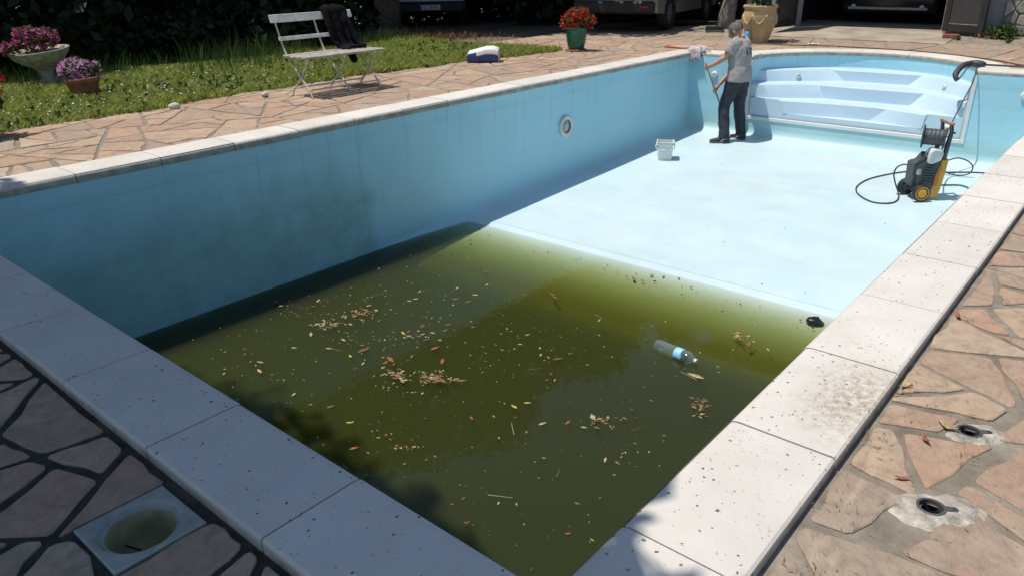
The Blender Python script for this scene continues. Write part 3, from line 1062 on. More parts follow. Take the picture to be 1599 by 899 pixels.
# welded seams and patches of the liner
sm = simple("seam", (.50, .60, .62), .5, .2)
for y in (8.02,):
    b = MB(); n = 16; V = []
    for i in range(n + 1):
        x = WX0 + .2 + (WX1 - WX0 - .4) * i / n
        w = .010
        yy = y + .01 * math.sin(i * 1.3)
        V += [(x, yy - w, zf(yy) + .0006), (x, yy + w, zf(yy) + .0012)]
    b.add(V, [(2 * i, 2 * i + 2, 2 * i + 3, 2 * i + 1) for i in range(n)])
    b.build("weld_seam", "liner", pool_basin, fix=False)
b = MB(); V = []
for i in range(17):
    x = WX0 + .16 + (WX1 - WX0 - .32) * i / 16
    V += [(x, 4.905, zf(4.905) + .002), (x, 4.912, zf(4.912) + .0045), (x, 4.92, zf(4.92) + .002)]
b.add(V, [f for i in range(16) for f in ((3 * i, 3 * i + 3, 3 * i + 4, 3 * i + 1), (3 * i + 1, 3 * i + 4, 3 * i + 5, 3 * i + 2))])
b.build("weld_seam", "liner", pool_basin, fix=False)

# ---- moulded steps in the Roman end
steps = empty("pool_steps", (0, 0, 0))
tag(steps, "pale blue moulded pool steps with angled treads filling the round far end", "pool steps")
Z1, Z2, Z3, Z4 = -.245, -.405, -.595, -.785
YF = WY1 + .012
r1t = [(-4.03, 10.26), (-3.76, 10.52), (-3.16, 11.05), (-1.91, 11.12), (-1.24, 10.45), (-1.02, 10.21)]
r1b = [(-4.03, 10.25), (-3.70, 10.51), (-2.96, 11.055), (-2.07, 11.115), (-1.30, 10.45), (-1.02, 10.16)]
r2t = [(-4.03, YF + .02), (-3.78, 10.10), (-3.13, 10.49), (-1.71, 10.55), (-1.20, 10.10), (-1.02, YF + .02)]
r2b = [(-4.03, YF + .018), (-3.68, 10.10), (-3.02, 10.492), (-1.88, 10.548), (-1.28, 10.10), (-1.02, YF + .01)]
r3t = [(-3.50, YF), (-3.46, YF + .005), (-2.81, 10.165), (-2.06, 10.19), (-1.56, YF + .005), (-1.53, YF)]
r3b = [(-3.43, YF), (-3.38, YF + .004), (-2.64, 10.16), (-2.27, 10.185), (-1.60, YF + .004), (-1.56, YF)]
def subd(poly, per=5):
    out = []
    for i in range(len(poly) - 1):
        for k in range(per): 
            t = k / per
            out.append((poly[i][0] + (poly[i + 1][0] - poly[i][0]) * t, poly[i][1] + (poly[i + 1][1] - poly[i][1]) * t))
    return out + [poly[-1]]
def strip(b, A, za, B, zb_):
    V = [(x, y, za) for x, y in A] + [(x, y, zb_) for x, y in B]; n = len(A)
    b.add(V, [(i, i + 1, n + i + 1, n + i) for i in range(n - 1)])
arcp = []
for i in range(26):
    t = math.pi - math.pi * i / 25
    arcp.append((NCX + (NA + .02) * math.cos(t), WY1 + (NB + .02) * math.sin(t)))
def weld(o):
    bm = bmesh.new(); bm.from_mesh(o.data); bmesh.ops.remove_doubles(bm, verts=bm.verts, dist=.0005); bm.to_mesh(o.data); bm.free(); return o
def part_strip(name, A, za, B, zb_):
    b = MB(); strip(b, A, za, B, zb_)
    o = b.build(name, "gelcoat", steps, fix=False)
    return o
def rnd(A, za, B, zb_, name):
    """riser with a small rolled edge at the top"""
    b = MB(); b.smooth = True
    A2 = subd(A); B2 = subd(B)
    L1 = [(a[0] + (c[0] - a[0]) * .02, a[1] - .006) for a, c in zip(A2, B2)]
    L2 = [(a[0] + (c[0] - a[0]) * .08, a[1] - .014) for a, c in zip(A2, B2)]
    strip(b, A2, za, L1, za - .003); strip(b, L1, za - .003, L2, za - .016); strip(b, L2, za - .016, [(c[0], c[1] - .012) for c in B2], zb_)
    return smooth_mesh(weld(b.build(name, "gelcoat", steps, fix=False)), 24)
part_strip("tread", arcp, Z1, subd(r1t), Z1)
rnd(r1t, Z1, r1b, Z2, "riser")
part_strip("tread", [(x, y + .005) for x, y in subd(r1b)], Z2, subd(r2t), Z2)
rnd(r2t, Z2, r2b, Z3, "riser")
b = MB(); strip(b, [(x, y + .005) for x, y in subd(r2b)], Z3, subd(r3t), Z3)
b.build("tread", "gelcoat", steps, fix=False)
rnd(r3t, Z3, r3b, Z4, "riser")
b = MB(); strip(b, [(x, y + .005) for x, y in subd(r3b)], Z4, [(-3.43 + (1.87) * i / 25, YF - .004) for i in range(26)], Z4)
b.build("tread", "gelcoat", steps, fix=False)
# front panels beside the lowest step
b = MB()
b.prism([(-3.985, YF, Z3 - .002), (-3.985, YF, -.88), (-3.432, YF, -.88), (-3.432, YF, Z4), (-3.502, YF, Z3 - .002)], (0, -.004, 0), (0, .03, 0))
b.prism([(-1.065, YF, Z3 - .002), (-1.065, YF, -.88), (-1.558, YF, -.88), (-1.558, YF, Z4), (-1.528, YF, Z3 - .002)], (0, -.004, 0), (0, .03, 0))
b.prism([(-3.43, YF, Z4 - .002), (-3.43, YF, -.88), (-1.56, YF, -.88), (-1.56, YF, Z4 - .002)], (0, -.004, 0), (0, .03, 0))
b.build("front_panel", "gelcoat", steps)
# clamping frame round the opening
b = MB(); fw, fp = .05, .014
for xa in (NCX - NA + .012, NCX + NA - .012):
    b.box((xa, WY1 - fp / 2 + .002, -.475), (fw, fp, .82), bev=.004)
b.box((NCX, WY1 - fp / 2 + .001, -.893), (2 * NA + .03, fp, fw), bev=.004)
b.build("frame", "white_plastic", steps)
b = MB()
for xa in (NCX - NA + .045, NCX + NA - .045): b.box((xa, WY1 - .003, -.475), (.006, .006, .80))
b.box((NCX, WY1 - .003, -.858), (2 * NA - .09, .006, .006))
b.build("frame_gasket", "fitting_grey", steps)
def disc_fit(c, nrm, r, name, parent, mat="fitting_white", hole="socket_inside", dep=.02, hr=.28):
    q = Vector(nrm).to_track_quat('Z', 'Y').to_matrix().to_4x4()
    b = MB(); b.smooth = True
    b.lathe([(r, 0), (r, dep * .4), (r * .88, dep * .8), (r * .5, dep), (r * hr, dep), (r * hr * .9, dep * .5)], c, 20, q, close=False)
    o = b.build(name, mat, parent)
    b = MB(); b.lathe([(0.001, 0), (r * hr * 1.02, 0)], Vector(c) + Vector(nrm).normalized() * dep * .55, 14, q, close=False)
    b.build("nozzle", hole, o, fix=False)
    return o
disc_fit((-3.515, 10.655, -.325), (.66, -.74, .1), .038, "water_jet", steps, hole="fitting_grey")
disc_fit((-1.52, 10.66, -.325), (-.70, -.70, .1), .034, "water_jet", steps, hole="fitting_grey")
disc_fit((-1.27, YF - .004, -.775), (0, -1, 0), .075, "drain_cover", steps, hole="fitting_white", hr=.2)

# ---- fittings on the pool walls
def wall_inlet(c, nrm, lab, r=.052):
    e = empty("pool_inlet", c); tag(e, lab, "pool inlet")
    disc_fit((0, 0, 0), nrm, r, "flange", e, dep=.03, hr=.25)
wall_inlet((-4.553, WY1, -.315), (0, -1, 0), "round white water inlet on the far wall just left of the man")
wall_inlet((-.50, WY1, -.262), (0, -1, 0), "round white water inlet on the far wall at the right edge of the photo")
pl = empty("pool_light", (WX0, 6.73, -.618)); tag(pl, "round white underwater lamp set in the left pool wall", "pool light")
q = Matrix.Rotation(math.pi / 2, 4, 'Y')
b = MB(); b.smooth = True
b.lathe([(.140, 0), (.140, .02), (.134, .032), (.112, .036), (.085, .030), (.080, .022)], (0, 0, 0), 40, q, close=False)
b.build("lamp_ring", "fitting_white", pl)
b = MB(); b.smooth = True
b.lathe([(.001, .034), (.03, .032), (.058, .025), (.079, .012)], (0, 0, 0), 32, q, close=False)
b.build("lamp_lens", "lens", pl)
b = MB(); b.smooth = True
b.tube([(.034, math.cos(t) * .082, math.sin(t) * .082) for t in [2 * math.pi * i / 28 for i in range(28)]], .005, 6, closed=True)
b.build("inner_ring", "fitting_grey", pl)

# ---- water in the deep end
WZ = -1.357
b = MB()
b.box(((WX0 + WX1) / 2, (WY0 + 4.95) / 2 - .06, (WZ - 2.6) / 2), (WX1 - WX0 + .3, 4.95 - WY0 + .12, WZ + 2.6))
water = b.build("pool_water", "water"); struct(water)

# ================================================================== LAWN AND TREES
def lawn():
    b = MB()
    ys = np.arange(-9, LAWN_END + .01, .15)
    V = []; F = []
    cols = np.array([0, .1, .3, .7, 1.2, 2, 3, 4.5, 6.5, 9])
    for y in ys:
        e = lawn_edge(y)
        for k, c in enumerate(cols):
            x = e - c
            V.append((x, y, DECK + .005 + .012 * math.sin(x * 2.1 + y) + .012 * math.sin(y * 2.7 - x) + (0 if k else -.035) + float(gz(x, y))))
    n = len(cols)
    for j in range(len(ys) - 1):
        for i in range(n - 1): F.append((j * n + i, j * n + i + 1, j * n + n + i + 1, j * n + n + i))
    b.smooth = True
    b.add(V, F)
    o = b.build("lawn", "lawn", fix=True); struct(o)
lawn()

def blades(x, y, h, w, lean, seed, z0=None):
    r = np.random.default_rng(seed); n = len(x)
    z = (DECK + .0 + gz(x, y)) if z0 is None else z0
    a = r.uniform(0, 2 * math.pi, n); t = r.uniform(0, 2 * math.pi, n)
    l = lean * (.3 + r.random(n))
    B = np.stack([x, y, z], 1)
    wd = np.stack([np.cos(a), np.sin(a), 0 * a], 1) * (w * (.6 + .8 * r.random(n)))[:, None] * .5
    mid = B + np.stack([np.cos(t) * l * h * .35, np.sin(t) * l * h * .35, h * .6], 1)
    tip = B + np.stack([np.cos(t) * l * h, np.sin(t) * l * h, h], 1)
    V = np.stack([B - wd, B + wd, mid + wd * .7, tip, mid - wd * .7], 1).reshape(-1, 3)
    F = np.arange(5 * n).reshape(-1, 5)
    return V, F
def lawn_points(n, seed, x0=-12.2, y0=-1.0, y1=LAWN_END + .1, over=.05):
    r = np.random.default_rng(seed)
    y = r.uniform(y0, y1, n)
    e = np.array([lawn_edge(v) for v in y]) + over * r.random(n)
    x = e - (e - x0) * r.random(n) ** 1.35
    return x, y
x, y = lawn_points(85000, 1)
r = np.random.default_rng(5)
patch = .5 + .5 * np.sin(x * 1.7 + 1.3 * np.sin(y * .9)) * np.cos(y * 1.3 + x * .6)
h = (.035 + .06 * r.random(len(x))) * (.65 + .7 * patch)
V, F = blades(x, y, h, .010 + 0 * x, 1.25, 2)
o = link("lawn_grass", np_mesh("lawn_grass", V, F), "grass_lit")
stuff(o, "short mown green grass of the lawn beside the paving", "grass")
# fringe hanging over the paving edge
# long unmown grass at the back of the lawn
x, y = lawn_points(9000, 8, -13.2, -1.0)
keep = x < -10.5 - .25 * np.sin(y * 1.9)
x, y = x[keep], y[keep]
V1, F1 = blades(x, y, .14 + .24 * r.random(len(x)) ** 2, .011 + 0 * x, .5, 9)
# tufts: by the trees, by the pot, behind the bench
TV = [V1]; 
for (tx, ty, n, R, H) in [(-9.35, 4.75, 230, .45, .60), (-9.9, 5.6, 160, .5, .45), (-10.3, 3.7, 70, .2, .34), (-10.4, 6.6, 160, .6, .36), (-11.0, 7.6, 200, .8, .34), (-8.62, 2.95, 50, .16, .2), (-10.1, 2.9, 60, .3, .26), (-11.4, 8.4, 200, .9, .3), (-9.9, 1.6, 70, .5, .2)]:
    a = r.uniform(0, 2 * math.pi, n); q = R * np.sqrt(r.random(n))
    v, _ = blades(tx + q * np.cos(a), ty + 1.6 * q * np.sin(a), H * (.25 + .75 * r.random(n) ** 1.6), .007 + 0 * a, .42, int(n + tx * 10) % 97)
    TV.append(v)
V = np.concatenate(TV); F = np.arange(len(V)).reshape(-1, 5)
o = link("long_grass", np_mesh("long_grass", V, F), "grass_long")
stuff(o, "tall unmown grass and weeds at the shaded back of the lawn", "grass")
# daisies
def daisies():
    x, y = lawn_points(800, 21, -10.3, -.5, 9.0, 0)
    r = np.random.default_rng(22)
    dens = np.exp(-((y - 1.8) / 2.6) ** 2) + .35 * np.exp(-((y - 4.6) / 1.0) ** 2) + .07
    k = r.random(len(x)) < dens
    x, y = x[k], y[k]
    b = MB()
    for px, py in zip(x, y):
        z = DECK + float(gz(px, py)) + r.uniform(.05, .12); R = r.uniform(.006, .0125)
        tx, ty = r.uniform(-.4, .4, 2)
        V = [(px, py, z + .004)]
        for i in range(6):
            a = i * math.pi / 3
            V.append((px + R * math.cos(a), py + R * math.sin(a), z + tx * R * math.cos(a) + ty * R * math.sin(a)))
        b.add(V, [(0, 1 + i, 1 + (i + 1) % 6) for i in range(6)])
    o = b.build("daisy_flowers", "daisy", fix=False)
    stuff(o, "small white daisies dotted all over the grass", "flowers")
daisies()
# low weeds (broad leaves) in the lawn
x, y = lawn_points(700, 31, -10.0, -.5, 9.2, .02)
P = np.stack([x, y, DECK + gz(x, y) + .015], 1)
P = np.repeat(P, 6, 0)
V, F = cards(P, np.full(len(P), .075), .45, .5, seed=33)
o = link("lawn_weeds", np_mesh("lawn_weeds", V, F), "leaf_mid")
stuff(o, "low broad leaved weeds growing through the lawn", "weeds")

# ---- trees
def limb_path(a, b, n=5, wob=.08, seed=0):
    r = random.Random(seed); a, b = Vector(a), Vector(b); L = (b - a).length
    return [a.lerp(b, i / (n - 1)) + Vector((r.uniform(-1, 1), r.uniform(-1, 1), r.uniform(-.3, .3))) * (wob * L * (0 < i < n - 1)) for i in range(n)]
def tree(name, base, trunk_r, trunk_h, E, nleaf, size, leaf, bark, label, seed, group=None, lean=(0, 0), shell=.5, cat="tree"):
    t = empty(name, base); tag(t, label, cat, group)
    b = MB(); b.smooth = True
    top = (lean[0], lean[1], trunk_h)
    pth = limb_path((0, 0, -.15), top, 7, .03, seed)
    b.tube(pth, [trunk_r * (1.35 if i == 0 else 1.08 if i == 1 else 1 - .09 * i) for i in range(7)], 12)
    b.build("trunk", bark, t)
    for i, (c, rr) in enumerate(E):
        if i % max(1, len(E) // 7): continue
        b = MB(); b.smooth = True
        s = Vector(pth[-1 - i % 3])
        b.tube(limb_path(s, Vector(c), 5, .08, seed + i), [trunk_r * .5, trunk_r * .4, trunk_r * .3, trunk_r * .2, trunk_r * .1], 7)
        b.build("limb", bark, t)
    P = in_ellipsoids(E, nleaf, seed, shell)
    V, F = cards(P, np.full(len(P), size), -.1, .55, seed=seed + 1)
    o = link("crown", np_mesh("crown", V, F), leaf, t); stuff(o)
    return t
def blobs(c, R, n, seed, sq=.75, rmin=.35, rmax=.6):
    r = random.Random(seed); E = []
    for i in range(n):
        d = Vector((r.gauss(0, 1), r.gauss(0, 1), r.gauss(0, .8))).normalized() * r.uniform(.3, .8)
        q = r.uniform(rmin, rmax)
        E.append(((c[0] + d.x * R[0], c[1] + d.y * R[1], c[2] + d.z * R[2]), (R[0] * q, R[1] * q, R[2] * q * sq)))
    return E
# big tree over the van: its crown is what the water mirrors
gx, gy = -14.7, 12.2
E = blobs((.6, -.1, 6.6), (4.2, 4.0, 4.4), 20, 3) + blobs((2.9, 1.2, 4.6), (2.6, 2.2, 1.7), 8, 4) + [((4.9, .9, 5.0), (1.5, 1.5, .9)), ((5.5, -.1, 4.7), (1.4, 1.3, .8)), ((5.9, 1.9, 4.6), (1.2, 1.2, .8)), ((4.4, 2.6, 5.0), (1.5, 1.5, 1.0)), ((5.0, 1.6, 5.6), (1.6, 1.6, .9)), ((4.6, .2, 5.4), (1.5, 1.4, .8))]
big_tree = tree("broadleaf_tree", (gx, gy, -.27), .30, 4.6, E, 38000, .27, "leaf_dark", "bark", "thick dark tree trunk standing in the shade beyond the bench", 41)
# straw heaped at its foot
b = MB(); b.smooth = True
b.ball((0, 0, 0), (.55, .45, .12), 16, 8)
for i in range(240):
    a = random.uniform(0, 6.28); q = random.random() ** .5
    px, py = .6 * q * math.cos(a), .5 * q * math.sin(a); pz = .11 * (1 - q * q) + .01
    d = Vector((random.gauss(0, 1), random.gauss(0, 1), random.gauss(.1, .3))).normalized() * .07
    b.add([(px, py, pz), (px + .008, py + .008, pz), (px + d.x, py + d.y, pz + abs(d.z))], [(0, 1, 2)])
o = b.build("straw_heap", "straw", fix=False); o.location = (-14.25, 11.8, -.27)
tag(o, "low heap of tan straw at the foot of the dark tree trunk", "straw")
# sunlit dry patches
r = np.random.default_rng(51)
n = 2600
x = np.concatenate([r.normal(-12.2, .6, n // 2), r.normal(-10.9, .9, n // 2)]); y = np.concatenate([r.normal(10.0, .5, n // 2), r.normal(10.0, .4, n // 2)])
V, F = blades(x, y, .03 + .10 * r.random(n), .010 + 0 * x, .9, 52)
o = link("dry_grass", np_mesh("dry_grass", V, F), "litter"); stuff(o, "dry brown grass and needles on bare ground behind the bag", "dry grass")

# dark evergreen belt behind the lawn
k = 0
for (x, y, H, R) in [(-13.2, -3.2, 7.5, 1.7), (-13.3, -.6, 8.0, 1.8), (-13.3, 1.9, 7.6, 1.7), (-13.3, 4.4, 8.2, 1.8), (-13.5, 6.9, 7.8, 1.8), (-15.6, .6, 8.0, 2.0), (-15.6, 3.4, 8.0, 2.0), (-15.8, 6.2, 8.0, 2.0), (-15.8, -2.5, 8.0, 2.0), (-13.2, 17.6, 7.5, 2.0), (-12.4, 15.7, 7.0, 1.5), (-10.6, 16.6, 6.8, 1.6), (-11.2, 18.6, 7.0, 2.0), (-9.0, 18.2, 6.5, 1.9), (-16.0, 16.5, 7.5, 2.0), (-14.2, 9.0, 8.4, 1.9), (-17.5, 11.5, 8.5, 2.2), (-18.2, 14.6, 8.5, 2.2), (-17.6, 18.0, 8.5, 2.4), (-14.5, 20.5, 8.0, 2.6), (-10.8, 21.5, 7.5, 2.6), (-7.6, 20.5, 6.8, 2.2)]:
    E = []
    rr = random.Random(100 + k)
    for i in range(11):
        z = .35 + (H - .6) * i / 10
        w = R * (1.0 - .55 * (i / 10) ** 1.6)
        for q in range(2):
            a = rr.uniform(0, 6.28)
            E.append(((math.cos(a) * w * .35, math.sin(a) * w * .35, z), (w * rr.uniform(.6, .85), w * rr.uniform(.6, .85), .62)))
    lab = "dark evergreen tree in the black belt of foliage behind the lawn and cars"
    tree("evergreen_tree", (x, y, -.05 + float(gz(x, y))), .16, H * .8, E, 7500, .24, "leaf_dark", "bark", lab, 60 + k, "dark evergreens behind the lawn", shell=.35)
    k += 1
# shrubs filling the belt low down
k = 0
for (x, y, R, H) in [(-12.5, .2, .9, .8), (-12.4, 2.9, .8, .7), (-12.5, 5.3, .9, .8), (-12.9, 7.9, .9, .7)]:
    E = blobs((0, 0, H * .55), (R, R, H * .6), 8, 200 + k)
    tree("undergrowth_shrub", (x, y, -.05 + float(gz(x, y))), .03, .4, E, 1500, .14, "leaf_dark", "bark", "low black-green shrub at the foot of the evergreen belt", 210 + k, "shrubs under the evergreens", cat="shrub")
    k += 1
# grey trunk by the garage with a broom against it
tree("garden_tree", (-6.2, 13.75, .0), .15, 2.4, blobs((-.5, .5, 3.2), (1.5, 1.4, 1.1), 10, 71), 5200, .17, "leaf_dark", "bark_grey", "small tree with grey trunk between the silver car and the beige planter", 72)
# tree at the photographer's back: shades the near end of the pool
E = []
for (sx, sy, rr_, h) in [(-8.6, -1.5, 1.7, 5.6), (-7.2, -1.4, 1.7, 5.6), (-5.9, -1.22, 1.6, 5.2), (-4.5, -.85, 1.6, 5.4), (-3.4, -.62, 1.6, 5.0), (-2.3, -.66, 1.55, 5.2), (-1.35, -.88, 1.42, 5.0), (-.86, -.92, 1.22, 4.8), (-.55, -1.75, 1.15, 5.0), (-.72, -.72, 1.06, 4.6), (-1.3, -.55, 1.25, 4.7), (-1.1, -1.6, 1.3, 5.4), (-.55, -.62, .85, 4.3), (-.17, -.36, .74, 4.2), (-.05, -1.0, .7, 4.4), (-1.8, -2.2, 1.7, 5.8), (-3.2, -2.6, 1.8, 6.0), (-4.9, -2.8, 1.8, 6.0), (-6.6, -3.0, 1.8, 6.0), (-3.2, -1.5, 1.6, 6.2), (-4.6, -1.5, 1.6, 6.2), (-5.9, -1.7, 1.6, 6.2), (-1.7, -1.5, 1.4, 6.0), (-2.4, -1.2, 1.5, 5.8)]:
    E.append(((sx - .27 * h + 4.6, sy - .23 * h + 3.6, h), (rr_, rr_, rr_ * .6)))
tree("shade_tree", (-4.6, -3.6, -.05), .22, 4.4, E, 72000, .21, "leaf_mid", "bark", "leafy tree behind the photographer whose shadow falls on the near coping", 81, shell=.15)

# ================================================================== HOUSE AND GARAGE
HY = 14.1
house = empty("house", (0, HY, 0)); tag(house, "grey rendered house with open garage and stone clad corner at the far end", "house")
b = MB()
def wallbox(x0, x1, z0, z1, y0=0.0, y1=.30): b.box(((x0 + x1) / 2, (y0 + y1) / 2, (z0 + z1) / 2), (x1 - x0, y1 - y0, z1 - z0))
wallbox(-6.0, -4.98, -.2, 4.3); wallbox(-2.42, 7.5, -.2, 4.3); wallbox(-4.98, -2.42, 2.35, 4.3)
b.build("wall", "plaster", house)
b = MB()
wallbox(-6.0, -5.7, -.2, 4.3, .301, 6.0); wallbox(7.2, 7.5, -.2, 4.3, .301, 6.0); wallbox(-5.699, 7.199, -.2, 4.3, 5.7, 5.999)
b.build("side_wall", "plaster", house)
b = MB()
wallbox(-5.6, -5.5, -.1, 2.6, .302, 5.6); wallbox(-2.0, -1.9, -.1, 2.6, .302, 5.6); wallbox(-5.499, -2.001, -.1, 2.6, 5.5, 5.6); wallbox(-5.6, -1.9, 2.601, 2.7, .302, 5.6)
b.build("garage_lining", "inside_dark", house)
b = MB()
b.prism([(-6.5, -.55, 4.30), (8.0, -.55, 4.30), (8.0, 3.0, 5.6), (-6.5, 3.0, 5.6)], (0, 0, 0), (0, 0, .14))
b.prism([(-6.5, 6.55, 4.30), (-6.5, 3.0, 5.6), (8.0, 3.0, 5.6), (8.0, 6.55, 4.30)], (0, 0, 0), (0, 0, .14))
b.build("roof", "roof_tile", house)
# apron and threshold
b = MB()
pts = []
for i in range(7):
    y = 12.95 + (15.9 - 12.95) * i / 6
    z = DECK + float(gz(-4, min(y, 14.2))) + .006
    pts.append((y, z))
V = []
for y, z in pts: V += [(-5.35 - .0, y, z), (-2.1, y, z)]
b.add(V, [(2 * i, 2 * i + 1, 2 * i + 3, 2 * i + 2) for i in range(6)])
apron = b.build("concrete_apron", "concrete", fix=False); struct(apron)
b = MB(); b.box((-3.70, HY + .16, DECK + float(gz(-4, HY)) + .012), (2.50, .34, .06), bev=.012)
b.build("threshold", "concrete", house)
# stone cladding on the corner: single stones over mortar
b = MB(); b.box((2.9, -.03, .30), (8.9, .06, .60)); b.build("cladding_bed", "house_mortar", house)
cells = power_cells((-1.55, 1.6, 0.0, .62), .21, 91, .5, 1.25)
for s, P in cells:
    for n_, c_ in (((-1, 0), 1.55), ((1, 0), 1.6), ((0, -1), -.0), ((0, 1), .62)):
        P = clip_poly(P, n_, c_) if len(P) > 2 else P
    P = inset(P, .010) if len(P) > 2 else []
    if len(P) < 3 or abs(area(P)) < .003: continue
    P = chaikin(P, .25)
    cx = sum(p[0] for p in P) / len(P); cz = sum(p[1] for p in P) / len(P)
    d = R2.uniform(.02, .045); n = len(P)
    V = [(p[0], -.055, p[1]) for p in P] + [(p[0], -.055 - d * .7, p[1]) for p in P] + [(cx + (p[0] - cx) * .86, -.055 - d, cz + (p[1] - cz) * .86) for p in P]
    F = []
    for r_ in range(2):
        for i in range(n):
            j = (i + 1) % n; F.append((r_ * n + i, r_ * n + j, r_ * n + n + j, r_ * n + n + i))
    F.append(tuple(range(2 * n, 3 * n)))
    bb = MB(); bb.add(V, F); bb.build("cladding_stone", "house_stone", house)
# door leaves
def leaf(hinge, end, name, lab):
    a, c = Vector(hinge), Vector(end); L = (c - a).length
    rz = math.atan2(c.y - a.y, c.x - a.x)
    d = empty(name, (a.x, a.y, 0), rz); d.parent = house; d.location = (a.x, a.y - HY, 0)
    if lab: d["label"] = lab
    b = MB()
    z0, z1, T = .115, 2.3, .055
    for x in (.05, L - .05): b.box((x, 0, (z0 + z1) / 2), (.10, T, z1 - z0), bev=.006)
    for z in (z0 + .06, 1.25, z1 - .06): b.box((L / 2, .0005, z), (L - .2, T - .001, .12), bev=.006)
    b.build("leaf_frame", "door_brown", d)
    for za, zb_ in ((z0 + .121, 1.189), (1.311, z1 - .121)):
        b = MB(); b.box((L / 2, 0, (za + zb_) / 2), (L - .202, .028, zb_ - za))
        b.build("leaf_panel", "door_panel", d)
    b = MB()
    for z in (z0 + .125, 1.185): b.box((L / 2, -.022, z), (L - .21, .014, .014))
    b.build("leaf_moulding", "worn_edge", d)
    b = MB(); b.box((-.006, 0, (z0 + z1) / 2), (.012, .05, z1 - z0 - .02)); b.build("worn_edge", "worn_edge", d)
    return d
leaf((-2.40, HY - .06), (-1.74, HY - .34), "garage_door_leaf", "dark brown right garage door leaf folded back in front of the wall")
leaf((-4.97, HY - .05), (-5.06, HY - .80), "garage_door_leaf", "dark brown left garage door leaf standing open")
# downpipe, pale blue post, brick, weeds at the foot
b = MB(); b.smooth = True; b.tube([(-1.13, HY - .14, .06), (-1.13, HY - .14, .22), (-1.11, HY - .115, .30), (-1.11, HY - .115, 3.9)], .035, 10)
o = b.build("downpipe", "zinc", house)
b = MB(); b.box((-1.24, HY - .16, 1.02), (.09, .07, .9), bev=.008); b.box((-1.24, HY - .16, .575), (.11, .09, .03), bev=.006)
o = b.build("window_shutter", "pale_blue_paint", house)
b = MB(); b.box((0, 0, .03), (.24, .12, .06), rz=.15, bev=.006)
o = b.build("brick", "brick"); o.location = (-2.16, 13.56, DECK + float(gz(-2.16, 13.56)) + .006); tag(o, "single red brick wedged under the right garage door leaf", "brick")
def weed(c, R, H, n, lab, mat="leaf_mid", size=.08, seed=1):
    t = empty("wall_weed", c); tag(t, lab, "weed")
    P = in_ellipsoids([((0, 0, H * .45), (R, R * .7, H * .55))], n, seed, .2)
    P[:, 2] = np.maximum(P[:, 2], .01)
    V, F = cards(P, np.full(n, size), .25, .45, seed=seed)
    o = link("foliage", np_mesh("foliage", V, F), mat, t); stuff(o)
    b = MB()
    for i in range(7):
        a = i * .9; b.tube([(0, 0, 0), (R * .5 * math.cos(a), R * .4 * math.sin(a), H * .6)], [.006, .003], 5)
    b.build("stems", "leaf_mid", t)
    return t
weed((-1.47, 13.80, .05), .24, .20, 420, "leafy green weed growing at the foot of the stone cladding", seed=5)
weed((-2.02, 13.45, .03), .05, .05, 60, "tiny green weed in a paving crack by the red brick", size=.04, seed=6)
weed((-1.30, 13.40, .03), .05, .05, 60, "tiny green weed in a paving crack near the house corner", size=.04, seed=7)
r = np.random.default_rng(77); n = 130
V, F = cards(np.stack([r.normal(-1.55, .13, n), r.normal(13.72, .05, n), .06 + .03 * r.random(n)], 1), np.full(n, .06), .1, .4, seed=78)
o = link("dead_leaves", np_mesh("dead_leaves", V, F), "litter"); stuff(o, "dry brown leaves lying under the weed at the house wall", "dead leaves")

# ================================================================== VEHICLES
def wheel(parent, c, R, w, ax):
    """ax: +1/-1 outward along local y"""
    q = Matrix.Rotation(-math.pi / 2 * ax, 4, 'X')
    b = MB(); b.smooth = True
    b.lathe([(R * .62, -w / 2), (R * .94, -w / 2), (R, -w * .35), (R, w * .35), (R * .94, w / 2), (R * .64, w / 2), (R * .60, w * .3)], c, 28, q, close=False)
    t = b.build("wheel", "tyre", parent)
    b = MB(); b.lathe([(.001, w * .30), (R * .12, w * .34), (R * .16, w * .28), (R * .60, w * .30), (R * .64, w * .42)], c, 28, q, close=False)
    for i in range(5):
        a = i * 2 * math.pi / 5
        b.box(Vector(c) + q @ Vector((math.cos(a) * R * .36, math.sin(a) * R * .36, w * .36)), (R * .46, R * .12, w * .12), mat=q @ Matrix.Rotation(a, 4, 'Z'))
    b.build("rim", "rim", t)
def car_body(parent, prof, W, mat, tumble=.12, name="body"):
    """side profile (x along the car, z) swept across the width, narrowing to the roof"""
    b = MB(); b.smooth = True
    zt = max(z for _, z in prof); zb = .75
    V = []; sec = [-.5, -.47, -.40, 0, .40, .47, .5]
    for s in sec:
        for x, z in prof:
            k = 1 - tumble * max(0, (z - zb) / (zt - zb))
            e = 1.0 if abs(s) < .45 else (.985 if abs(s) < .49 else .955)
            xm = sum(p[0] for p in prof) / len(prof)
            V.append((xm + (x - xm) * (e if z > .3 else 1), s * W * k, .35 + (z - .35) * (e if z > .5 else 1)))
    n = len(prof); F = []
    for j in range(len(sec) - 1):
        for i in range(n):
            l = (i + 1) % n
            F.append((j * n + i, j * n + l, j * n + n + l, j * n + n + i))
    F.append(tuple(range(n))); F.append(tuple((len(sec) - 1) * n + i for i in range(n - 1, -1, -1)))
    b.add(V, F)
    return smooth_mesh(b.build(name, mat, parent), 32)
def window(parent, poly, off, name="window", mat="car_glass"):
    b = MB(); b.prism(poly, (0, 0, 0), off); return b.build(name, mat, parent)

# SUV: rear towards the pool
SX, SY = -7.25, 13.35
suv = empty("parked_car", (SX, SY, .0), math.atan2(1.0, -.18))
tag(suv, "silver estate car parked in tree shade behind the red flower pot", "car")
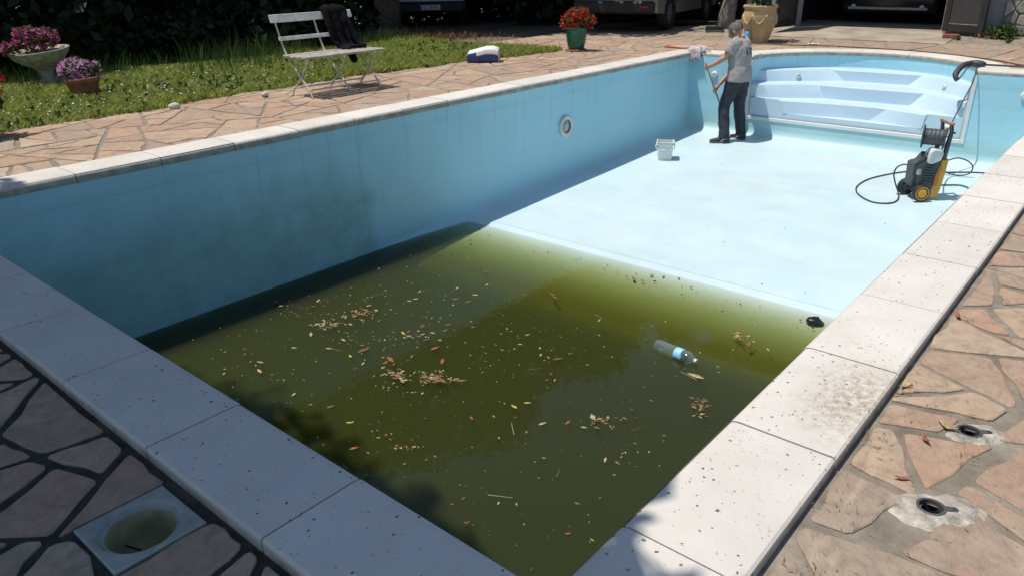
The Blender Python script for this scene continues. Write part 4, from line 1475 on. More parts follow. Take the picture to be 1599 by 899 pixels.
# local x runs forwards from the rear axle; the near side is y = -.02
W = 1.78; off = .90
root = empty("car_offset", (0, 0, 0)); root.parent = suv; bpy.data.objects.remove(root)
prof = [(-.80, .36), (-.86, .55), (-.84, .80), (-.74, 1.0), (-.46, 1.52), (-.2, 1.60), (1.3, 1.58), (2.1, 1.12), (3.0, .98), (3.32, .80), (3.34, .45), (3.2, .32), (2.95, .30), (2.92, .48), (2.76, .66), (2.5, .70), (2.24, .66), (2.08, .48), (2.05, .30), (.43, .30), (.40, .48), (.24, .66), (0, .70), (-.24, .66), (-.40, .48), (-.43, .32)]
def shift_y(o, d):
    for v in o.data.vertices: v.co.y += d
bd = car_body(suv, prof, W, "car_silver"); shift_y(bd, off)
o = window(suv, [(-.45, .012, 1.02), (-.30, .055, 1.42), (1.2, .055, 1.44), (1.95, .012, 1.06)], (0, -.012, 0)); 
o = window(suv, [(-.775, .2, 1.02), (-.775, 1.6, 1.02), (-.555, 1.5, 1.42), (-.555, .3, 1.42)], (-.02, 0, 0))
b = MB(); b.box((-.84, off, .46), (.14, W - .06, .24), bev=.04); b.build("bumper", "car_trim", suv)
for yy in (.12, 1.68):
    b = MB(); b.box((-.825, yy, .86), (.06, .17, .20), bev=.02); b.build("tail_light", "lamp_red", suv)
b = MB(); b.box((-.915, .22, .47), (.012, .16, .04)); b.build("reflector", "lamp_red", suv)
b = MB(); b.box((-.855, off, .74), (.012, .52, .11)); b.build("number_plate", "plate_white", suv)
b = MB(); b.box((.95, .004, .62), (2.0, .018, .10), bev=.006); b.build("side_moulding", "car_trim", suv)
for xx in (.0, 2.5):
    for yy, s in ((.10, -1), (1.70, 1)):
        wheel(suv, (xx, yy, .31), .31, .20, s)

# van: rear towards the pool
van = empty("parked_van", (-15.0, 14.1, -.24), math.atan2(.72, -.69) )
tag(van, "white van parked tail first in deep shade behind the dark tree", "van")
vp = [(.0, .40), (-.03, .55), (.0, .62), (.02, 1.1), (.10, 1.95), (.25, 2.05), (3.6, 2.0), (4.3, 1.25), (5.0, 1.05), (5.1, .45), (4.9, .32), (4.55, .32), (4.5, .55), (4.2, .70), (3.9, .55), (3.85, .32), (1.35, .32), (1.3, .55), (1.0, .70), (.7, .55), (.65, .32)]
car_body(van, vp, 1.85, "car_white", .06)
b = MB(); b.box((-.03, 0, .47), (.16, 1.84, .27), bev=.04); b.build("bumper", "car_trim", van)
b = MB(); b.box((-.002, 0, .62), (.06, 1.80, .02), bev=.004); b.build("door_sill", "car_white", van)
b = MB(); b.box((-.117, 0, .46), (.014, .54, .125), bev=.003); plate = b.build("number_plate", "plate_white", van)
b = MB(); b.box((-.126, .247, .46), (.006, .036, .117)); b.build("plate_band", "plate_blue", plate)
def text_mesh(name, body, size, mat, parent, mtx, extrude=.0008):
    cu = bpy.data.curves.new(name, 'FONT'); cu.body = body; cu.size = size; cu.align_x = 'CENTER'; cu.align_y = 'CENTER'; cu.extrude = extrude
    o = bpy.data.objects.new("tmp_text", cu); col.objects.link(o)
    dg = bpy.context.evaluated_depsgraph_get(); dg.update()
    me = bpy.data.meshes.new_from_object(o.evaluated_get(dg))
    bpy.data.objects.remove(o); bpy.data.curves.remove(cu)
    me.transform(mtx); me.name = name
    for p in list(me.materials): pass
    me.materials.clear()
    return link(name, me, mat, parent)
text_mesh("plate_lettering", "EL 387BF", .105, "print_black", plate, Matrix.Translation((-.127, -.02, .462)) @ Matrix(((0, 0, -1, 0), (-1, 0, 0, 0), (0, 1, 0, 0), (0, 0, 0, 1))))
for yy in (-.84, .84):
    b = MB(); b.box((-.01, yy, 1.0), (.05, .10, .42), bev=.02); b.build("tail_light", "lamp_red", van)
    wheel(van, (1.0, yy, .32), .32, .2, 1 if yy > 0 else -1); wheel(van, (4.2, yy, .32), .32, .2, 1 if yy > 0 else -1)
o = window(van, [(.035, -.75, 1.25), (.035, .75, 1.25), (.085, .70, 1.8), (.085, -.70, 1.8)], (-.02, 0, 0))

# dark car inside the garage, nose to the door
gc = empty("garaged_car", (-3.72, 15.35, .075), math.pi / 2)
tag(gc, "black car nosed towards the open door inside the dark garage", "car")
prof = [(.10, .22), (0, .34), (-.02, .52), (.08, .66), (.9, .84), (1.7, 1.38), (3.0, 1.40), (3.8, .98), (4.1, .90), (4.12, .35), (3.6, .25), (3.55, .45), (3.3, .60), (3.05, .45), (3.0, .25), (1.1, .25), (1.05, .45), (.8, .60), (.55, .45), (.5, .25)]
car_body(gc, prof, 1.72, "car_black")
for yy in (-.62, .62):
    b = MB(); b.smooth = True; b.ball((.045, yy, .60), (.05, .17, .055), 14, 8); b.build("headlight", "lamp_glass", gc)
    b = MB(); b.smooth = True; b.ball((.012, yy, .34), (.025, .05, .04), 12, 8); b.build("fog_light", "lamp_glass", gc)
b = MB(); b.box((-.012, 0, .56), (.03, .7, .09), bev=.01); b.build("grille", "car_trim", gc)
b = MB(); b.box((.0, 0, .30), (.05, 1.45, .05), bev=.015); b.build("bumper_lip", "fitting_grey", gc)
for xx in (.8, 3.3):
    for yy, s in ((-.78, -1), (.78, 1)): wheel(gc, (xx, yy, .29), .29, .18, s)
o = window(gc, [(.98, -.66, .88), (.98, .66, .88), (1.62, .56, 1.32), (1.62, -.56, 1.32)], (-.02, 0, .02))

# ================================================================== PERSON
EU = Vector((.757, .653, 0)).normalized(); EV = Vector((-.653, .757, 0)).normalized()
def loc_uvz(o, u, v, z): return Vector(o) + EU * u + EV * v + Vector((0, 0, z))
PO = Vector((-3.965, 9.50, -1.182))
def remesh(o, vox, smooth=6, it=1):
    m = o.modifiers.new("remesh", 'REMESH'); m.mode = 'VOXEL'; m.voxel_size = vox; m.use_smooth_shade = True
    s = o.modifiers.new("smooth", 'SMOOTH'); s.iterations = smooth; s.factor = .5
def wrinkle(o, strength, scale, name):
    t = bpy.data.textures.new(name, 'CLOUDS'); t.noise_scale = scale; t.noise_depth = 2
    d = o.modifiers.new("folds", 'DISPLACE'); d.texture = t; d.strength = strength; d.mid_level = .5; d.texture_coords = 'LOCAL'

person = empty("person", PO); tag(person, "man in grey t-shirt and dark trousers scrubbing the pool with a pole", "person")
def P(u, v, z): return EU * u + EV * v + Vector((0, 0, z))
# joints (u right in the picture, v away, z up)
ank_l, knee_l, hip_l = P(-.115, -.03, .09), P(-.125, .07, .51), P(-.01, .02, .92)
ank_r, knee_r, hip_r = P(.185, .15, .09), P(.125, .19, .51), P(.115, .13, .92)
pel = P(.055, .07, .945); chest = P(.035, .10, 1.235); nck = P(-.005, .15, 1.435); head = P(-.025, .19, 1.545)
sh_l, el_l, wr_l, ha_l = P(-.10, -.00, 1.375), P(-.19, .02, 1.205), P(-.375, .02, 1.095), P(-.42, .03, 1.055)
sh_r, el_r, wr_r, ha_r = P(.15, .22, 1.36), P(.10, .42, 1.04), P(-.16, .30, .79), P(-.215, .27, .755)
fwd = (EU * -.80 + EV * .60).normalized()     # the way he faces
side = Vector((0, 0, 1)).cross(fwd)           # his left
POLE_A = P(-.47, .0, 1.14); POLE_B = P(.13, .57, .05)
pole_dir = (POLE_B - POLE_A).normalized()
def onpole(p): return POLE_A + pole_dir * (p - POLE_A).dot(pole_dir)
gl, gr = onpole(ha_l), onpole(ha_r)
ha_l = gl + Vector((.0, -.012, .022)); ha_r = gr + EV * -.02 + Vector((0, 0, .012))

def body():
    b = MB()
    # trunk and legs
    b.tube([pel - Vector((0, 0, .10)), pel, P(.05, .09, 1.06), chest, P(.03, .11, 1.335), nck], [.12, .155, .14, .16, .13, .06], 14)
    b.tube([nck - Vector((0, 0, .06)), nck + Vector((0, 0, .05)), head - Vector((0, 0, .04))], [.062, .056, .055], 12)
    for h, k, a in ((hip_l, knee_l, ank_l), (hip_r, knee_r, ank_r)):
        b.tube([h, h.lerp(k, .5), k, k.lerp(a, .35), a], [.09, .078, .058, .056, .038], 12)
    for s, e, w in ((sh_l, el_l, wr_l), (sh_r, el_r, wr_r)):
        b.tube([chest.lerp(s, .55) + Vector((0, 0, .06)), s, s.lerp(e, .5), e, e.lerp(w, .35), w], [.07, .062, .05, .043, .044, .028], 12)
    # head: skull, face, jaw, nose, ears
    hd = (fwd * .86 + Vector((0, 0, -.5))).normalized()   # looks down at the brush
    up = (Vector((0, 0, 1)) - hd * hd.z).normalized(); sd = up.cross(hd)
    q = Matrix((hd, sd, up)).transposed().to_4x4()
    def hb(c, r):
        t = MB(); t.ball((0, 0, 0), r, 18, 14)
        b.add([head + q @ (Vector(v) + Vector(c)) for v in t.v], t.f)
    hb((0, 0, .01), (.098, .078, .105)); hb((.035, 0, -.045), (.062, .060, .072)); hb((.05, 0, -.085), (.035, .032, .03))
    hb((.108, 0, -.02), (.022, .014, .026)); hb((.09, 0, -.062), (.016, .026, .010)); hb((.085, 0, .025), (.02, .05, .012))
    for s in (-1, 1):
        hb((-.005, .078 * s, -.01), (.022, .012, .034)); hb((.088, .032 * s, .002), (.010, .014, .008))
    # hands closed on the pole
    for hc, wr, g, flip in ((ha_l, wr_l, gl, 1), (ha_r, wr_r, gr, 1)):
        ax = pole_dir
        into = (hc - wr).normalized()
        b.tube([wr, wr.lerp(hc, .5), hc], [.028, .033, .036], 10, flat=.75)
        n = (hc - g); n = n - ax * n.dot(ax); n = n.normalized() if n.length > 1e-5 else EV.copy()
        bn = ax.cross(n)
        if bn.dot(into) < 0: bn = -bn
        for i, (L, o_) in enumerate(((.95, -.030), (1.0, -.010), (.95, .010), (.8, .029))):
            base = g + ax * o_
            pts = []
            for k, t in enumerate((.2, .9, 1.7, 2.5, 3.2)):
                R = .026
                pts.append(base + (n * math.cos(t) + bn * math.sin(t)) * R)
            b.tube(pts, [.0115, .011, .0105, .010, .008], 8)
        pts = [hc - ax * .028 + bn * .0, g - ax * .042 - bn * .024 + n * .012, g - ax * .046 - bn * .012 - n * .022, g - ax * .04 + bn * .012 - n * .026]
        b.tube(pts, [.014, .012, .011, .009], 8)
    o = b.build("body", "skin", person)
    remesh(o, .0085, 3)
    return q
hq = body()
# hair
b = MB(); t = MB(); t.ball((0, 0, 0), (.104, .084, .105), 20, 16)
V = []
keepf = []
for v in t.v: V.append(head + hq @ (Vector(v) + Vector((-.006, 0, .018))))
for f in t.f:
    c = sum((Vector(t.v[i]) for i in f), Vector()) / len(f)
    if c.z > -.055 - .2 * c.x and not (c.x > .055 and c.z < .045): keepf.append(f)
b.smooth = True; b.add(V, keepf)
o = b.build("hair", "hair", person); s = o.modifiers.new("thick", 'SOLIDIFY'); s.thickness = .008; wrinkle(o, .012, .03, "hairtex")
# shirt
b = MB()
b.tube([pel - Vector((0, 0, .075)), pel + Vector((0, 0, .04)), P(.05, .085, 1.08), P(.04, .10, 1.20), P(.03, .115, 1.31), P(.02, .13, 1.385), nck + Vector((0, 0, -.005))],
       [(.168, .222), (.164, .215), (.150, .198), (.16, .205), (.155, .20), (.115, .15), (.07, .075)], 20)
shirt = b
for s, e, k in ((sh_l, el_l, .60), (sh_r, el_r, .55)):
    b.tube([chest.lerp(s, .45) + Vector((0, 0, .09)), s + Vector((0, 0, .002)), s.lerp(e, .3), s.lerp(e, k)], [.10, .082, .078, .082], 14)
o = b.build("shirt", "shirt", person); remesh(o, .011, 5); wrinkle(o, .022, .07, "shirtfold"); 
# trousers
b = MB()
b.tube([pel + Vector((0, 0, .035)), pel - Vector((0, 0, .03)), pel - Vector((0, 0, .11))], [(.150, .198), (.152, .195), (.14, .17)], 18)
for h, k, a, out in ((hip_l, knee_l, ank_l, -1), (hip_r, knee_r, ank_r, 1)):
    b.tube([h + Vector((0, 0, .02)), h.lerp(k, .35), h.lerp(k, .7), k, k.lerp(a, .4), k.lerp(a, .75), a + Vector((0, 0, .01)), a - Vector((0, 0, .022))], [.115, .108, .092, .083, .082, .076, .078, .082], 16)
o = b.build("trousers", "trousers", person); remesh(o, .012, 5); wrinkle(o, .03, .09, "legfold")
# shoes
def shoe(a, d, name="shoe"):
    d = Vector(d).normalized(); s = Vector((0, 0, 1)).cross(d)
    q = Matrix((d, s, Vector((0, 0, 1)))).transposed().to_4x4(); q.translation = Vector((a.x, a.y, 0))
    b = MB()
    prof = [(-.085, .030, .085), (-.06, .040, .10), (0, .043, .095), (.06, .045, .078), (.12, .048, .060), (.17, .043, .048), (.20, .026, .036)]
    V = []; n = 12
    for x, w, h in prof:
        for k in range(n):
            t = 2 * math.pi * k / n
            V.append(q @ Vector((x, math.cos(t) * w, .022 + max(0, .5 + .5 * math.sin(t)) ** .8 * (h - .018))))
    F = [(i * n + k, i * n + (k + 1) % n, i * n + n + (k + 1) % n, i * n + n + k) for i in range(len(prof) - 1) for k in range(n)]
    F += [tuple(range(n)), tuple((len(prof) - 1) * n + k for k in range(n - 1, -1, -1))]
    b.smooth = True; b.add(V, F)
    o = b.build(name, "shoe", person)
    b = MB(); pl = []
    for i in range(24):
        t = 2 * math.pi * i / 24
        x = .055 + .150 * math.cos(t); w = (.050 if x > .05 else .046) * (abs(math.sin(t)) ** .6) * (1 if math.sin(t) >= 0 else -1)
        pl.append(q @ Vector((x, w, 0)))
    b.prism(pl, (0, 0, .002), (0, 0, .026)); b.build("sole", "sole", o)
    for sg in (1, -1):
        b = MB()
        c = [(-.065, .062), (.005, .058), (.035, .074), (.05, .070), (.022, .052), (.055, .030), (.040, .028), (.0, .050)]
        pts = [q @ Vector((x, sg * (.0455 - max(0, z - .05) * .35), z)) for x, z in c]
        b.prism(pts, q.to_3x3() @ Vector((0, sg * .0, 0)), q.to_3x3() @ Vector((0, sg * .006, .0)))
        b.build("side_stripe", "shoe_white", o)
shoe(ank_l, EU * -1 + EV * .10); shoe(ank_r, EU * -.45 + EV * .9)
# print on the back of the shirt
bn_ = -fwd
ctr = P(.125, .06, 1.27)
back_n = (EU * .42 - EV * .91).normalized()
xr = Vector((0, 0, 1)).cross(back_n).normalized(); yr = back_n.cross(xr)
mt = Matrix((xr, yr, back_n)).transposed().to_4x4(); mt.translation = ctr + back_n * .03
o = text_mesh("shirt_print", "120", .14, "print_black", person, mt, .0)
sw = o.modifiers.new("wrap", 'SHRINKWRAP'); sw.target = [c for c in person.children if c.name.startswith("shirt") and "print" not in c.name][0]
sw.wrap_method = 'PROJECT'; sw.use_negative_direction = True; sw.use_positive_direction = True; sw.offset = .004
sw.wrap_method = 'NEAREST_SURFACEPOINT'; sw.wrap_mode = 'OUTSIDE_SURFACE'

# scrubbing brush on its pole
br = empty("scrubbing_brush", PO); tag(br, "long wooden pole with reddish scrubbing brush held by the man", "brush")
b = MB(); b.smooth = True; b.tube([POLE_A, POLE_B], .0125, 10); b.build("pole", "wood_pole", br)
b = MB(); hd_ = POLE_B + Vector((0, 0, -.012)); b.box(hd_, (.26, .06, .03), rz=.5, bev=.008); b.build("brush_head", "wood_pole", br)
b = MB()
for i in range(13):
    for k in range(3):
        c = Matrix.Rotation(.5, 3, 'Z') @ Vector((-.12 + i * .02, -.02 + k * .02, 0))
        b.tube([hd_ + c + Vector((0, 0, -.012)), hd_ + c * 1.05 + Vector((0, 0, -.036))], [.007, .009], 5)
b.build("bristles", "bristle", br)

# ================================================================== THINGS IN THE POOL
# bucket
bk = empty("bucket", (-4.31, 8.18, zf(8.18)), .50); tag(bk, "square white plastic bucket standing on the pool floor", "bucket")
def sq_ring(w, d, z, r=.025, n=4):
    out = []
    for cx, cy, a0 in ((w / 2 - r, d / 2 - r, 0), (-w / 2 + r, d / 2 - r, 90), (-w / 2 + r, -d / 2 + r, 180), (w / 2 - r, -d / 2 + r, 270)):
        for k in range(n):
            a = math.radians(a0 + 90 * k / (n - 1)); out.append((cx + r * math.cos(a), cy + r * math.sin(a), z))
    return out
def loft(b, rings, caps=(True, True)):
    n = len(rings[0]); V = [p for r in rings for p in r]
    F = [(j * n + i, j * n + (i + 1) % n, j * n + n + (i + 1) % n, j * n + n + i) for j in range(len(rings) - 1) for i in range(n)]
    if caps[0]: F.append(tuple(range(n - 1, -1, -1)))
    if caps[1]: F.append(tuple((len(rings) - 1) * n + i for i in range(n)))
    b.add(V, F)
b = MB(); loft(b, [sq_ring(.19, .185, 0), sq_ring(.215, .21, .235), sq_ring(.222, .217, .24), sq_ring(.212, .207, .24), sq_ring(.205, .20, .232), sq_ring(.182, .177, .008)])
b.build("bucket_body", "white_plastic", bk)
b = MB(); loft(b, [sq_ring(.222, .217, .205), sq_ring(.240, .235, .209), sq_ring(.242, .237, .222), sq_ring(.224, .219, .2235)], (False, False)); loft(b, [sq_ring(.224, .219, .236), sq_ring(.238, .233, .237), sq_ring(.240, .235, .247), sq_ring(.215, .21, .249)], (False, False))
b.build("rim", "white_plastic", bk)
b = MB(); b.smooth = True
b.tube([(.122, .0, .215), (.128, -.05, .19), (.122, -.115, .165), (.07, -.128, .150), (0, -.130, .146), (-.07, -.128, .150), (-.122, -.115, .165), (-.128, -.05, .19), (-.122, 0, .215)], .0055, 7)
b.tube([(.045, -.130, .147), (-.045, -.130, .147)], .010, 8)
b.build("handle", "dirty_white_plastic", bk)

# pressure washer
WO = Vector((-1.02, 8.12, zf(8.2)))
wa = empty("pressure_washer", WO); tag(wa, "upright black and yellow pressure washer with hose reel on the pool floor", "pressure washer")
def W_(u, v, z): return EU * u + EV * v + Vector((0, 0, z))
def uprism(b, pts, v0, v1): b.prism([W_(u, 0, z) for u, z in pts], EV * v0, EV * v1)
qv = EV.to_track_quat('Z', 'Y').to_matrix().to_4x4(); qu = EU.to_track_quat('Z', 'Y').to_matrix().to_4x4()
b = MB(); uprism(b, [(.07, .02), (.19, .035), (.215, .12), (.235, .30), (.245, .47), (.175, .475), (.16, .33), (.135, .20), (.10, .12)], .035, .255)
o = b.build("rear_shell", "yellow_plastic", wa); bv = o.modifiers.new("bev", 'BEVEL'); bv.width = .012; bv.segments = 3
b = MB(); uprism(b, [(.115, .17), (.165, .17), (.175, .36), (.150, .40), (.125, .30)], .027, .263); o = b.build("side_inlay", "orange_plastic", wa); bv = o.modifiers.new("bev", 'BEVEL'); bv.width = .006
b = MB(); uprism(b, [(-.05, .14), (.12, .12), (.17, .36), (.175, .50), (.03, .52), (-.03, .44), (-.085, .42)], .045, .245)
o = b.build("motor_housing", "mid_plastic", wa); bv = o.modifiers.new("bev", 'BEVEL'); bv.width = .014; bv.segments = 2
for i in range(7):
    b = MB(); uprism(b, [(-.01, .215 + i * .03), (.10, .205 + i * .03), (.105, .217 + i * .03), (-.01, .227 + i * .03)], .030, .0449); b.build("cooling_rib", "dark_plastic", wa)
b = MB(); uprism(b, [(-.11, .16), (-.055, .15), (-.07, .44), (-.12, .42)], .07, .22); o = b.build("front_frame", "mid_plastic", wa); bv = o.modifiers.new("bev", 'BEVEL'); bv.width = .008
b = MB(); uprism(b, [(-.075, .30), (-.045, .30), (-.045, .36), (-.075, .36)], .028, .07); b.build("label_plate", "fitting_grey", wa)
b = MB(); uprism(b, [(.005, .43), (.06, .42), (.15, .46), (.165, .53), (.15, .575), (.05, .59), (.01, .55)], .012, .13)
o = b.build("detergent_tank", "dirty_white_plastic", wa); bv = o.modifiers.new("bev", 'BEVEL'); bv.width = .018; bv.segments = 3; smooth_mesh(o, 60)
b = MB(); b.smooth = True
for vv in (.05, .24): b.tube([W_(.19, vv, .46), W_(.20, vv, .62), W_(.215, vv, .76), W_(.20, vv, .85)], [.026, .026, .022, .018], 10)
b.tube([W_(-.085, .06, .42), W_(-.02, .06, .50), W_(.03, .07, .57)], .012, 8)
b.build("handle_post", "dark_plastic", wa)
b = MB(); b.smooth = True; b.tube([W_(.20, .02, .855), W_(.20, .27, .855)], .016, 10); b.build("handle_grip", "copper_grip", wa)
reel_c = (.075, .145, .695)
b = MB(); b.smooth = True
ax_ = (EU * .85 + EV * -.5).normalized(); qa = ax_.to_track_quat('Z', 'Y').to_matrix().to_4x4()
for d, R in ((-.10, .128), (.115, .110)):
    c = W_(*reel_c) + ax_ * d
    b.lathe([(.02, -.008), (R * .9, -.008), (R, -.002), (R, .008), (R * .9, .012), (.02, .008)], c, 28, qa, close=False)
reel = b.build("hose_reel", "dark_plastic", wa)
b = MB(); b.smooth = True
for k in range(5):
    c = W_(*reel_c) + ax_ * (-.075 + k * .04)
    b.lathe([(.086, -.0205), (.090, -.012), (.0915, 0), (.090, .012), (.086, .0205)], c, 22, qa, close=False)
b.build("wound_hose", "mid_plastic", reel)
b = MB(); b.smooth = True; cc = W_(*reel_c) + ax_ * .14; b.tube([cc, cc + ax_ * .03, cc + ax_ * .03 + Vector((0, 0, .06)), cc + ax_ * .07 + Vector((0, 0, .06))], .012, 8); b.build("reel_crank", "dark_plastic", reel)
for vv, nm, hub in ((0.0, "wheel", "yellow_plastic"), (.285, "wheel", "dark_plastic")):
    b = MB(); b.smooth = True
    c = W_(-.012 if vv == 0 else -.04, vv, .098)
    b.lathe([(.055, -.028), (.09, -.028), (.097, -.018), (.097, .018), (.09, .028), (.055, .028)], c, 30, qv, close=False)
    w = b.build(nm, "black_rubber", wa)
    b = MB(); b.smooth = True
    b.lathe([(.001, -.036), (.040, -.036), (.046, -.030), (.050, -.024), (.074, -.030), (.080, -.026)], c, 30, qv, close=False); b.lathe([(.001, .03), (.078, .03)], c, 24, qv, close=False)
    b.build("hub", hub, w)
b = MB(); b.smooth = True; b.tube([W_(-.012, .02, .098), W_(-.03, .26, .098)], .012, 8); b.build("axle", "dark_plastic", wa)
b = MB(); uprism(b, [(-.075, .10), (.075, .05), (.10, .16), (-.05, .19)], .045, .245); o = b.build("base", "dark_plastic", wa); bv = o.modifiers.new("bev", 'BEVEL'); bv.width = .01

def spline(pts, n=8):
    pts = [Vector(p) for p in pts]; out = []
    for i in range(len(pts) - 1):
        p0, p1, p2, p3 = pts[max(0, i - 1)], pts[i], pts[i + 1], pts[min(len(pts) - 1, i + 2)]
        for k in range(n):
            t = k / n
            out.append(.5 * ((2 * p1) + (p2 - p0) * t + (2 * p0 - 5 * p1 + 4 * p2 - p3) * t * t + (3 * p1 - p0 - 3 * p2 + p3) * t ** 3))
    return out + [pts[-1]]
def hose(name, pts, r, mat, lab, cat="hose", n=8):
    b = MB(); b.smooth = True; b.tube(spline(pts, n), r, 7)
    o = b.build(name, mat); tag(o, lab, cat); return o
def F_(x, y, dz=.009): return (x, y, zf(y) + dz)
hose("power_cable", [WO + W_(-.10, .14, .30), (-1.20, 8.26, -.90), (-1.27, 8.25, -.865), (-1.345, 8.24, -.90), (-1.375, 8.24, -.98), (-1.345, 8.235, -1.08), F_(-1.275, 8.20, .02), F_(-1.235, 8.0), F_(-1.28, 7.85), F_(-1.44, 7.80), F_(-1.63, 7.96), F_(-1.74, 8.18), F_(-1.77, 8.43), F_(-1.72, 8.74), F_(-1.54, 9.12), F_(-1.35, 9.32), F_(-1.10, 9.42), F_(-.95, 9.52), F_(-.78, 9.62), F_(-.50, 9.70), F_(-.15, 9.80)], .0085, "hose_black", "long black cable looped on the pool floor left of the pressure washer", "cable")
hose("pressure_hose", [(-1.16, 10.21, .045), (-1.085, 10.0, .035), (-1.065, 9.93, -.02), (-1.064, 9.87, -.14), (-1.086, 9.75, -.282), (-1.114, 9.50, -.521), (-1.128, 9.32, -.705), (-1.138, 9.30, -.92), (-1.13, 9.34, -1.06), (-1.07, 9.33, -1.13), (-.99, 9.34, -1.165), (-.90, 9.36, -1.170), (-.81, 9.37, -1.14), (-.78, 9.38, -1.07), (-.81, 9.37, -1.01), (-.87, 9.36, -.975), (-.96, 9.34, -.96), (-1.04, 9.2, -.98), (-1.02, 8.8, -.95), WO + W_(.20, .30, .62), WO + W_(.12, .20, .66)], .008, "hose_black", "thin black pressure hose hanging from the spray gun over the steps", "hose")
gh_ = empty("garden_hose", WO); tag(gh_, "green garden hose with red connector plugged into the pressure washer", "hose")
b = MB(); b.smooth = True; b.tube(spline([W_(.26, .14, .145), W_(.36, .15, .14), W_(.55, .18, .12), W_(.8, .2, .02), W_(1.2, .25, .012)], 6), .011, 8); b.build("hose_line", "hose_green", gh_)
b = MB(); b.smooth = True; b.tube([W_(.205, .14, .145), W_(.255, .14, .145), W_(.275, .14, .145)], [.018, .019, .014], 10); b.build("connector", "red_paint", gh_)


# spray gun lying over the coping
gun = empty("spray_gun", (-1.20, 10.27, .0)); tag(gun, "black pressure washer gun and lance lying over the far coping", "spray gun")
b = MB(); b.smooth = True
b.tube([(-.02, .04, .035), (.05, .045, .035), (.12, .05, .035), (.16, .05, .03)], [.036, .048, .040, .024], 10); b.build("gun_body", "dark_plastic", gun)
b = MB(); b.smooth = True
b.tube(spline([(.0, .03, .035), (-.05, -.08, .03), (-.085, -.20, -.02), (-.09, -.295, -.085), (-.05, -.315, -.135)], 5), [.036] * 9 + [.036] * 6 + [.030] * 6, 10)
b.build("grip", "dark_plastic", gun)
b = MB(); b.smooth = True; b.tube(spline([(.03, -.0, .03), (.0, -.16, .0), (-.01, -.29, -.06), (-.045, -.315, -.13)], 5), .008, 7); b.build("trigger_guard", "dark_plastic", gun)
b = MB(); b.smooth = True; b.tube([(.15, .05, .03), (.75, .10, .028), (1.05, .13, .026)], [.012, .011, .010], 8); b.build("lance", "dark_plastic", gun)

# mop on the far left corner
mp = empty("mop", (-4.93, 10.03, 0)); tag(mp, "stringy pinkish white mop hanging over the far corner, red handle behind", "mop")
b = MB(); b.smooth = True; b.tube([(-.66, .235, .015), (-.30, .145, .02), (-.02, .04, .045)], .0125, 8); b.build("handle", "red_paint", mp)
b = MB(); b.smooth = True
for i in range(95):
    a = random.uniform(-1, 1); q = random.random()
    s = Vector((-.02 + random.uniform(-.05, .05), .06 + random.uniform(-.05, .05), .05 + random.uniform(0, .02)))
    if q < .72:
        e = Vector((.03 + a * .125, -.075 + random.uniform(-.03, .01), -.06 - .11 * random.random() * (1 - .5 * abs(a))))
        m = Vector((.02 + a * .10, -.045 + random.uniform(-.02, .02), .035 + .03 * random.random()))
    else:
        e = Vector((.12 + .14 * random.random(), .02 + random.uniform(-.06, .10), .012 + .02 * random.random())); m = s.lerp(e, .5) + Vector((0, 0, .03))
    b.tube(spline([s, m, m.lerp(e, .5) + Vector((random.uniform(-.02, .02), -.008, random.uniform(-.01, .01))), e], 3), .0085, 5)
b.build("mop_head", "mop_yarn", mp)
b = MB(); b.smooth = True; b.ball((-.02, .06, .045), (.06, .06, .03), 12, 8); b.build("ferrule", "red_paint", mp)

# water bottle standing on the paving behind the man
def bottle_profile(H, R): return [(R * .85, 0), (R, H * .03), (R, H * .22), (R * .95, H * .25), (R, H * .29), (R, H * .62), (R * .9, H * .70), (R * .5, H * .84), (R * .36, H * .88), (R * .36, H * .93)]
bo = empty("water_bottle", (-4.925, 11.86, DECK)); tag(bo, "blue plastic water bottle standing behind the man's shoulder by the planter", "bottle")
b = MB(); b.smooth = True; b.lathe(bottle_profile(.24, .048), n=20); b.build("bottle_body", "bottle_blue", bo)
b = MB(); b.smooth = True; b.lathe([(.019, .220), (.020, .222), (.020, .240), (.018, .242)], n=16); b.build("cap", "bottle_cap_blue", bo)
b = MB(); b.smooth = True; b.lathe([(.0485, .075), (.0488, .076), (.0488, .14), (.0485, .141)], n=20, close=False); b.build("wrapper", "bottle_label", bo)

# floating bottle
fb = empty("floating_bottle", (-1.675, 3.475, WZ + .018), -.16); fb.rotation_euler = (0, math.radians(-1.5), -.16); tag(fb, "clear plastic bottle with light blue label floating on the green water", "bottle")
q = Matrix.Rotation(math.pi / 2, 4, 'Y')
R = .047; H = .375
prof = [(R * .55, .0), (R * .9, .012), (R, .03)]
for k in range(9): prof += [(R * .94, .045 + k * .016), (R, .053 + k * .016)]
prof += [(R, .20), (R, .255), (R * .94, .27), (R, .285), (R * .9, .31), (R * .6, .335), (R * .3, .352), (R * .3, .360)]
b = MB(); b.smooth = True; b.lathe(prof, n=24, mat=q, close=False); b.build("bottle_body", "clear_plastic", fb)
b = MB(); b.smooth = True; b.lathe([(R * 1.02, .195), (R * 1.03, .197), (R * 1.03, .252), (R * 1.02, .254)], n=24, mat=q, close=False); b.build("label_band", "bottle_label", fb)
b = MB(); b.smooth = True; b.lathe([(.015, .356), (.0165, .358), (.0165, .374), (.014, .376)], n=16, mat=q); b.build("cap", "white_plastic", fb)

# dark lump at the edge of the water by the right wall
b = MB(); b.smooth = True
b.ball((0, 0, 0), (.075, .045, .034), 16, 10)
o = b.build("dark_lump", "wet_dark"); o.location = (-.895, 4.62, WZ + .004); o.rotation_euler = (0, .1, .45); wrinkle(o, .05, .05, "lump")
tag(o, "wet black lump half out of the water near the right coping", "lump")

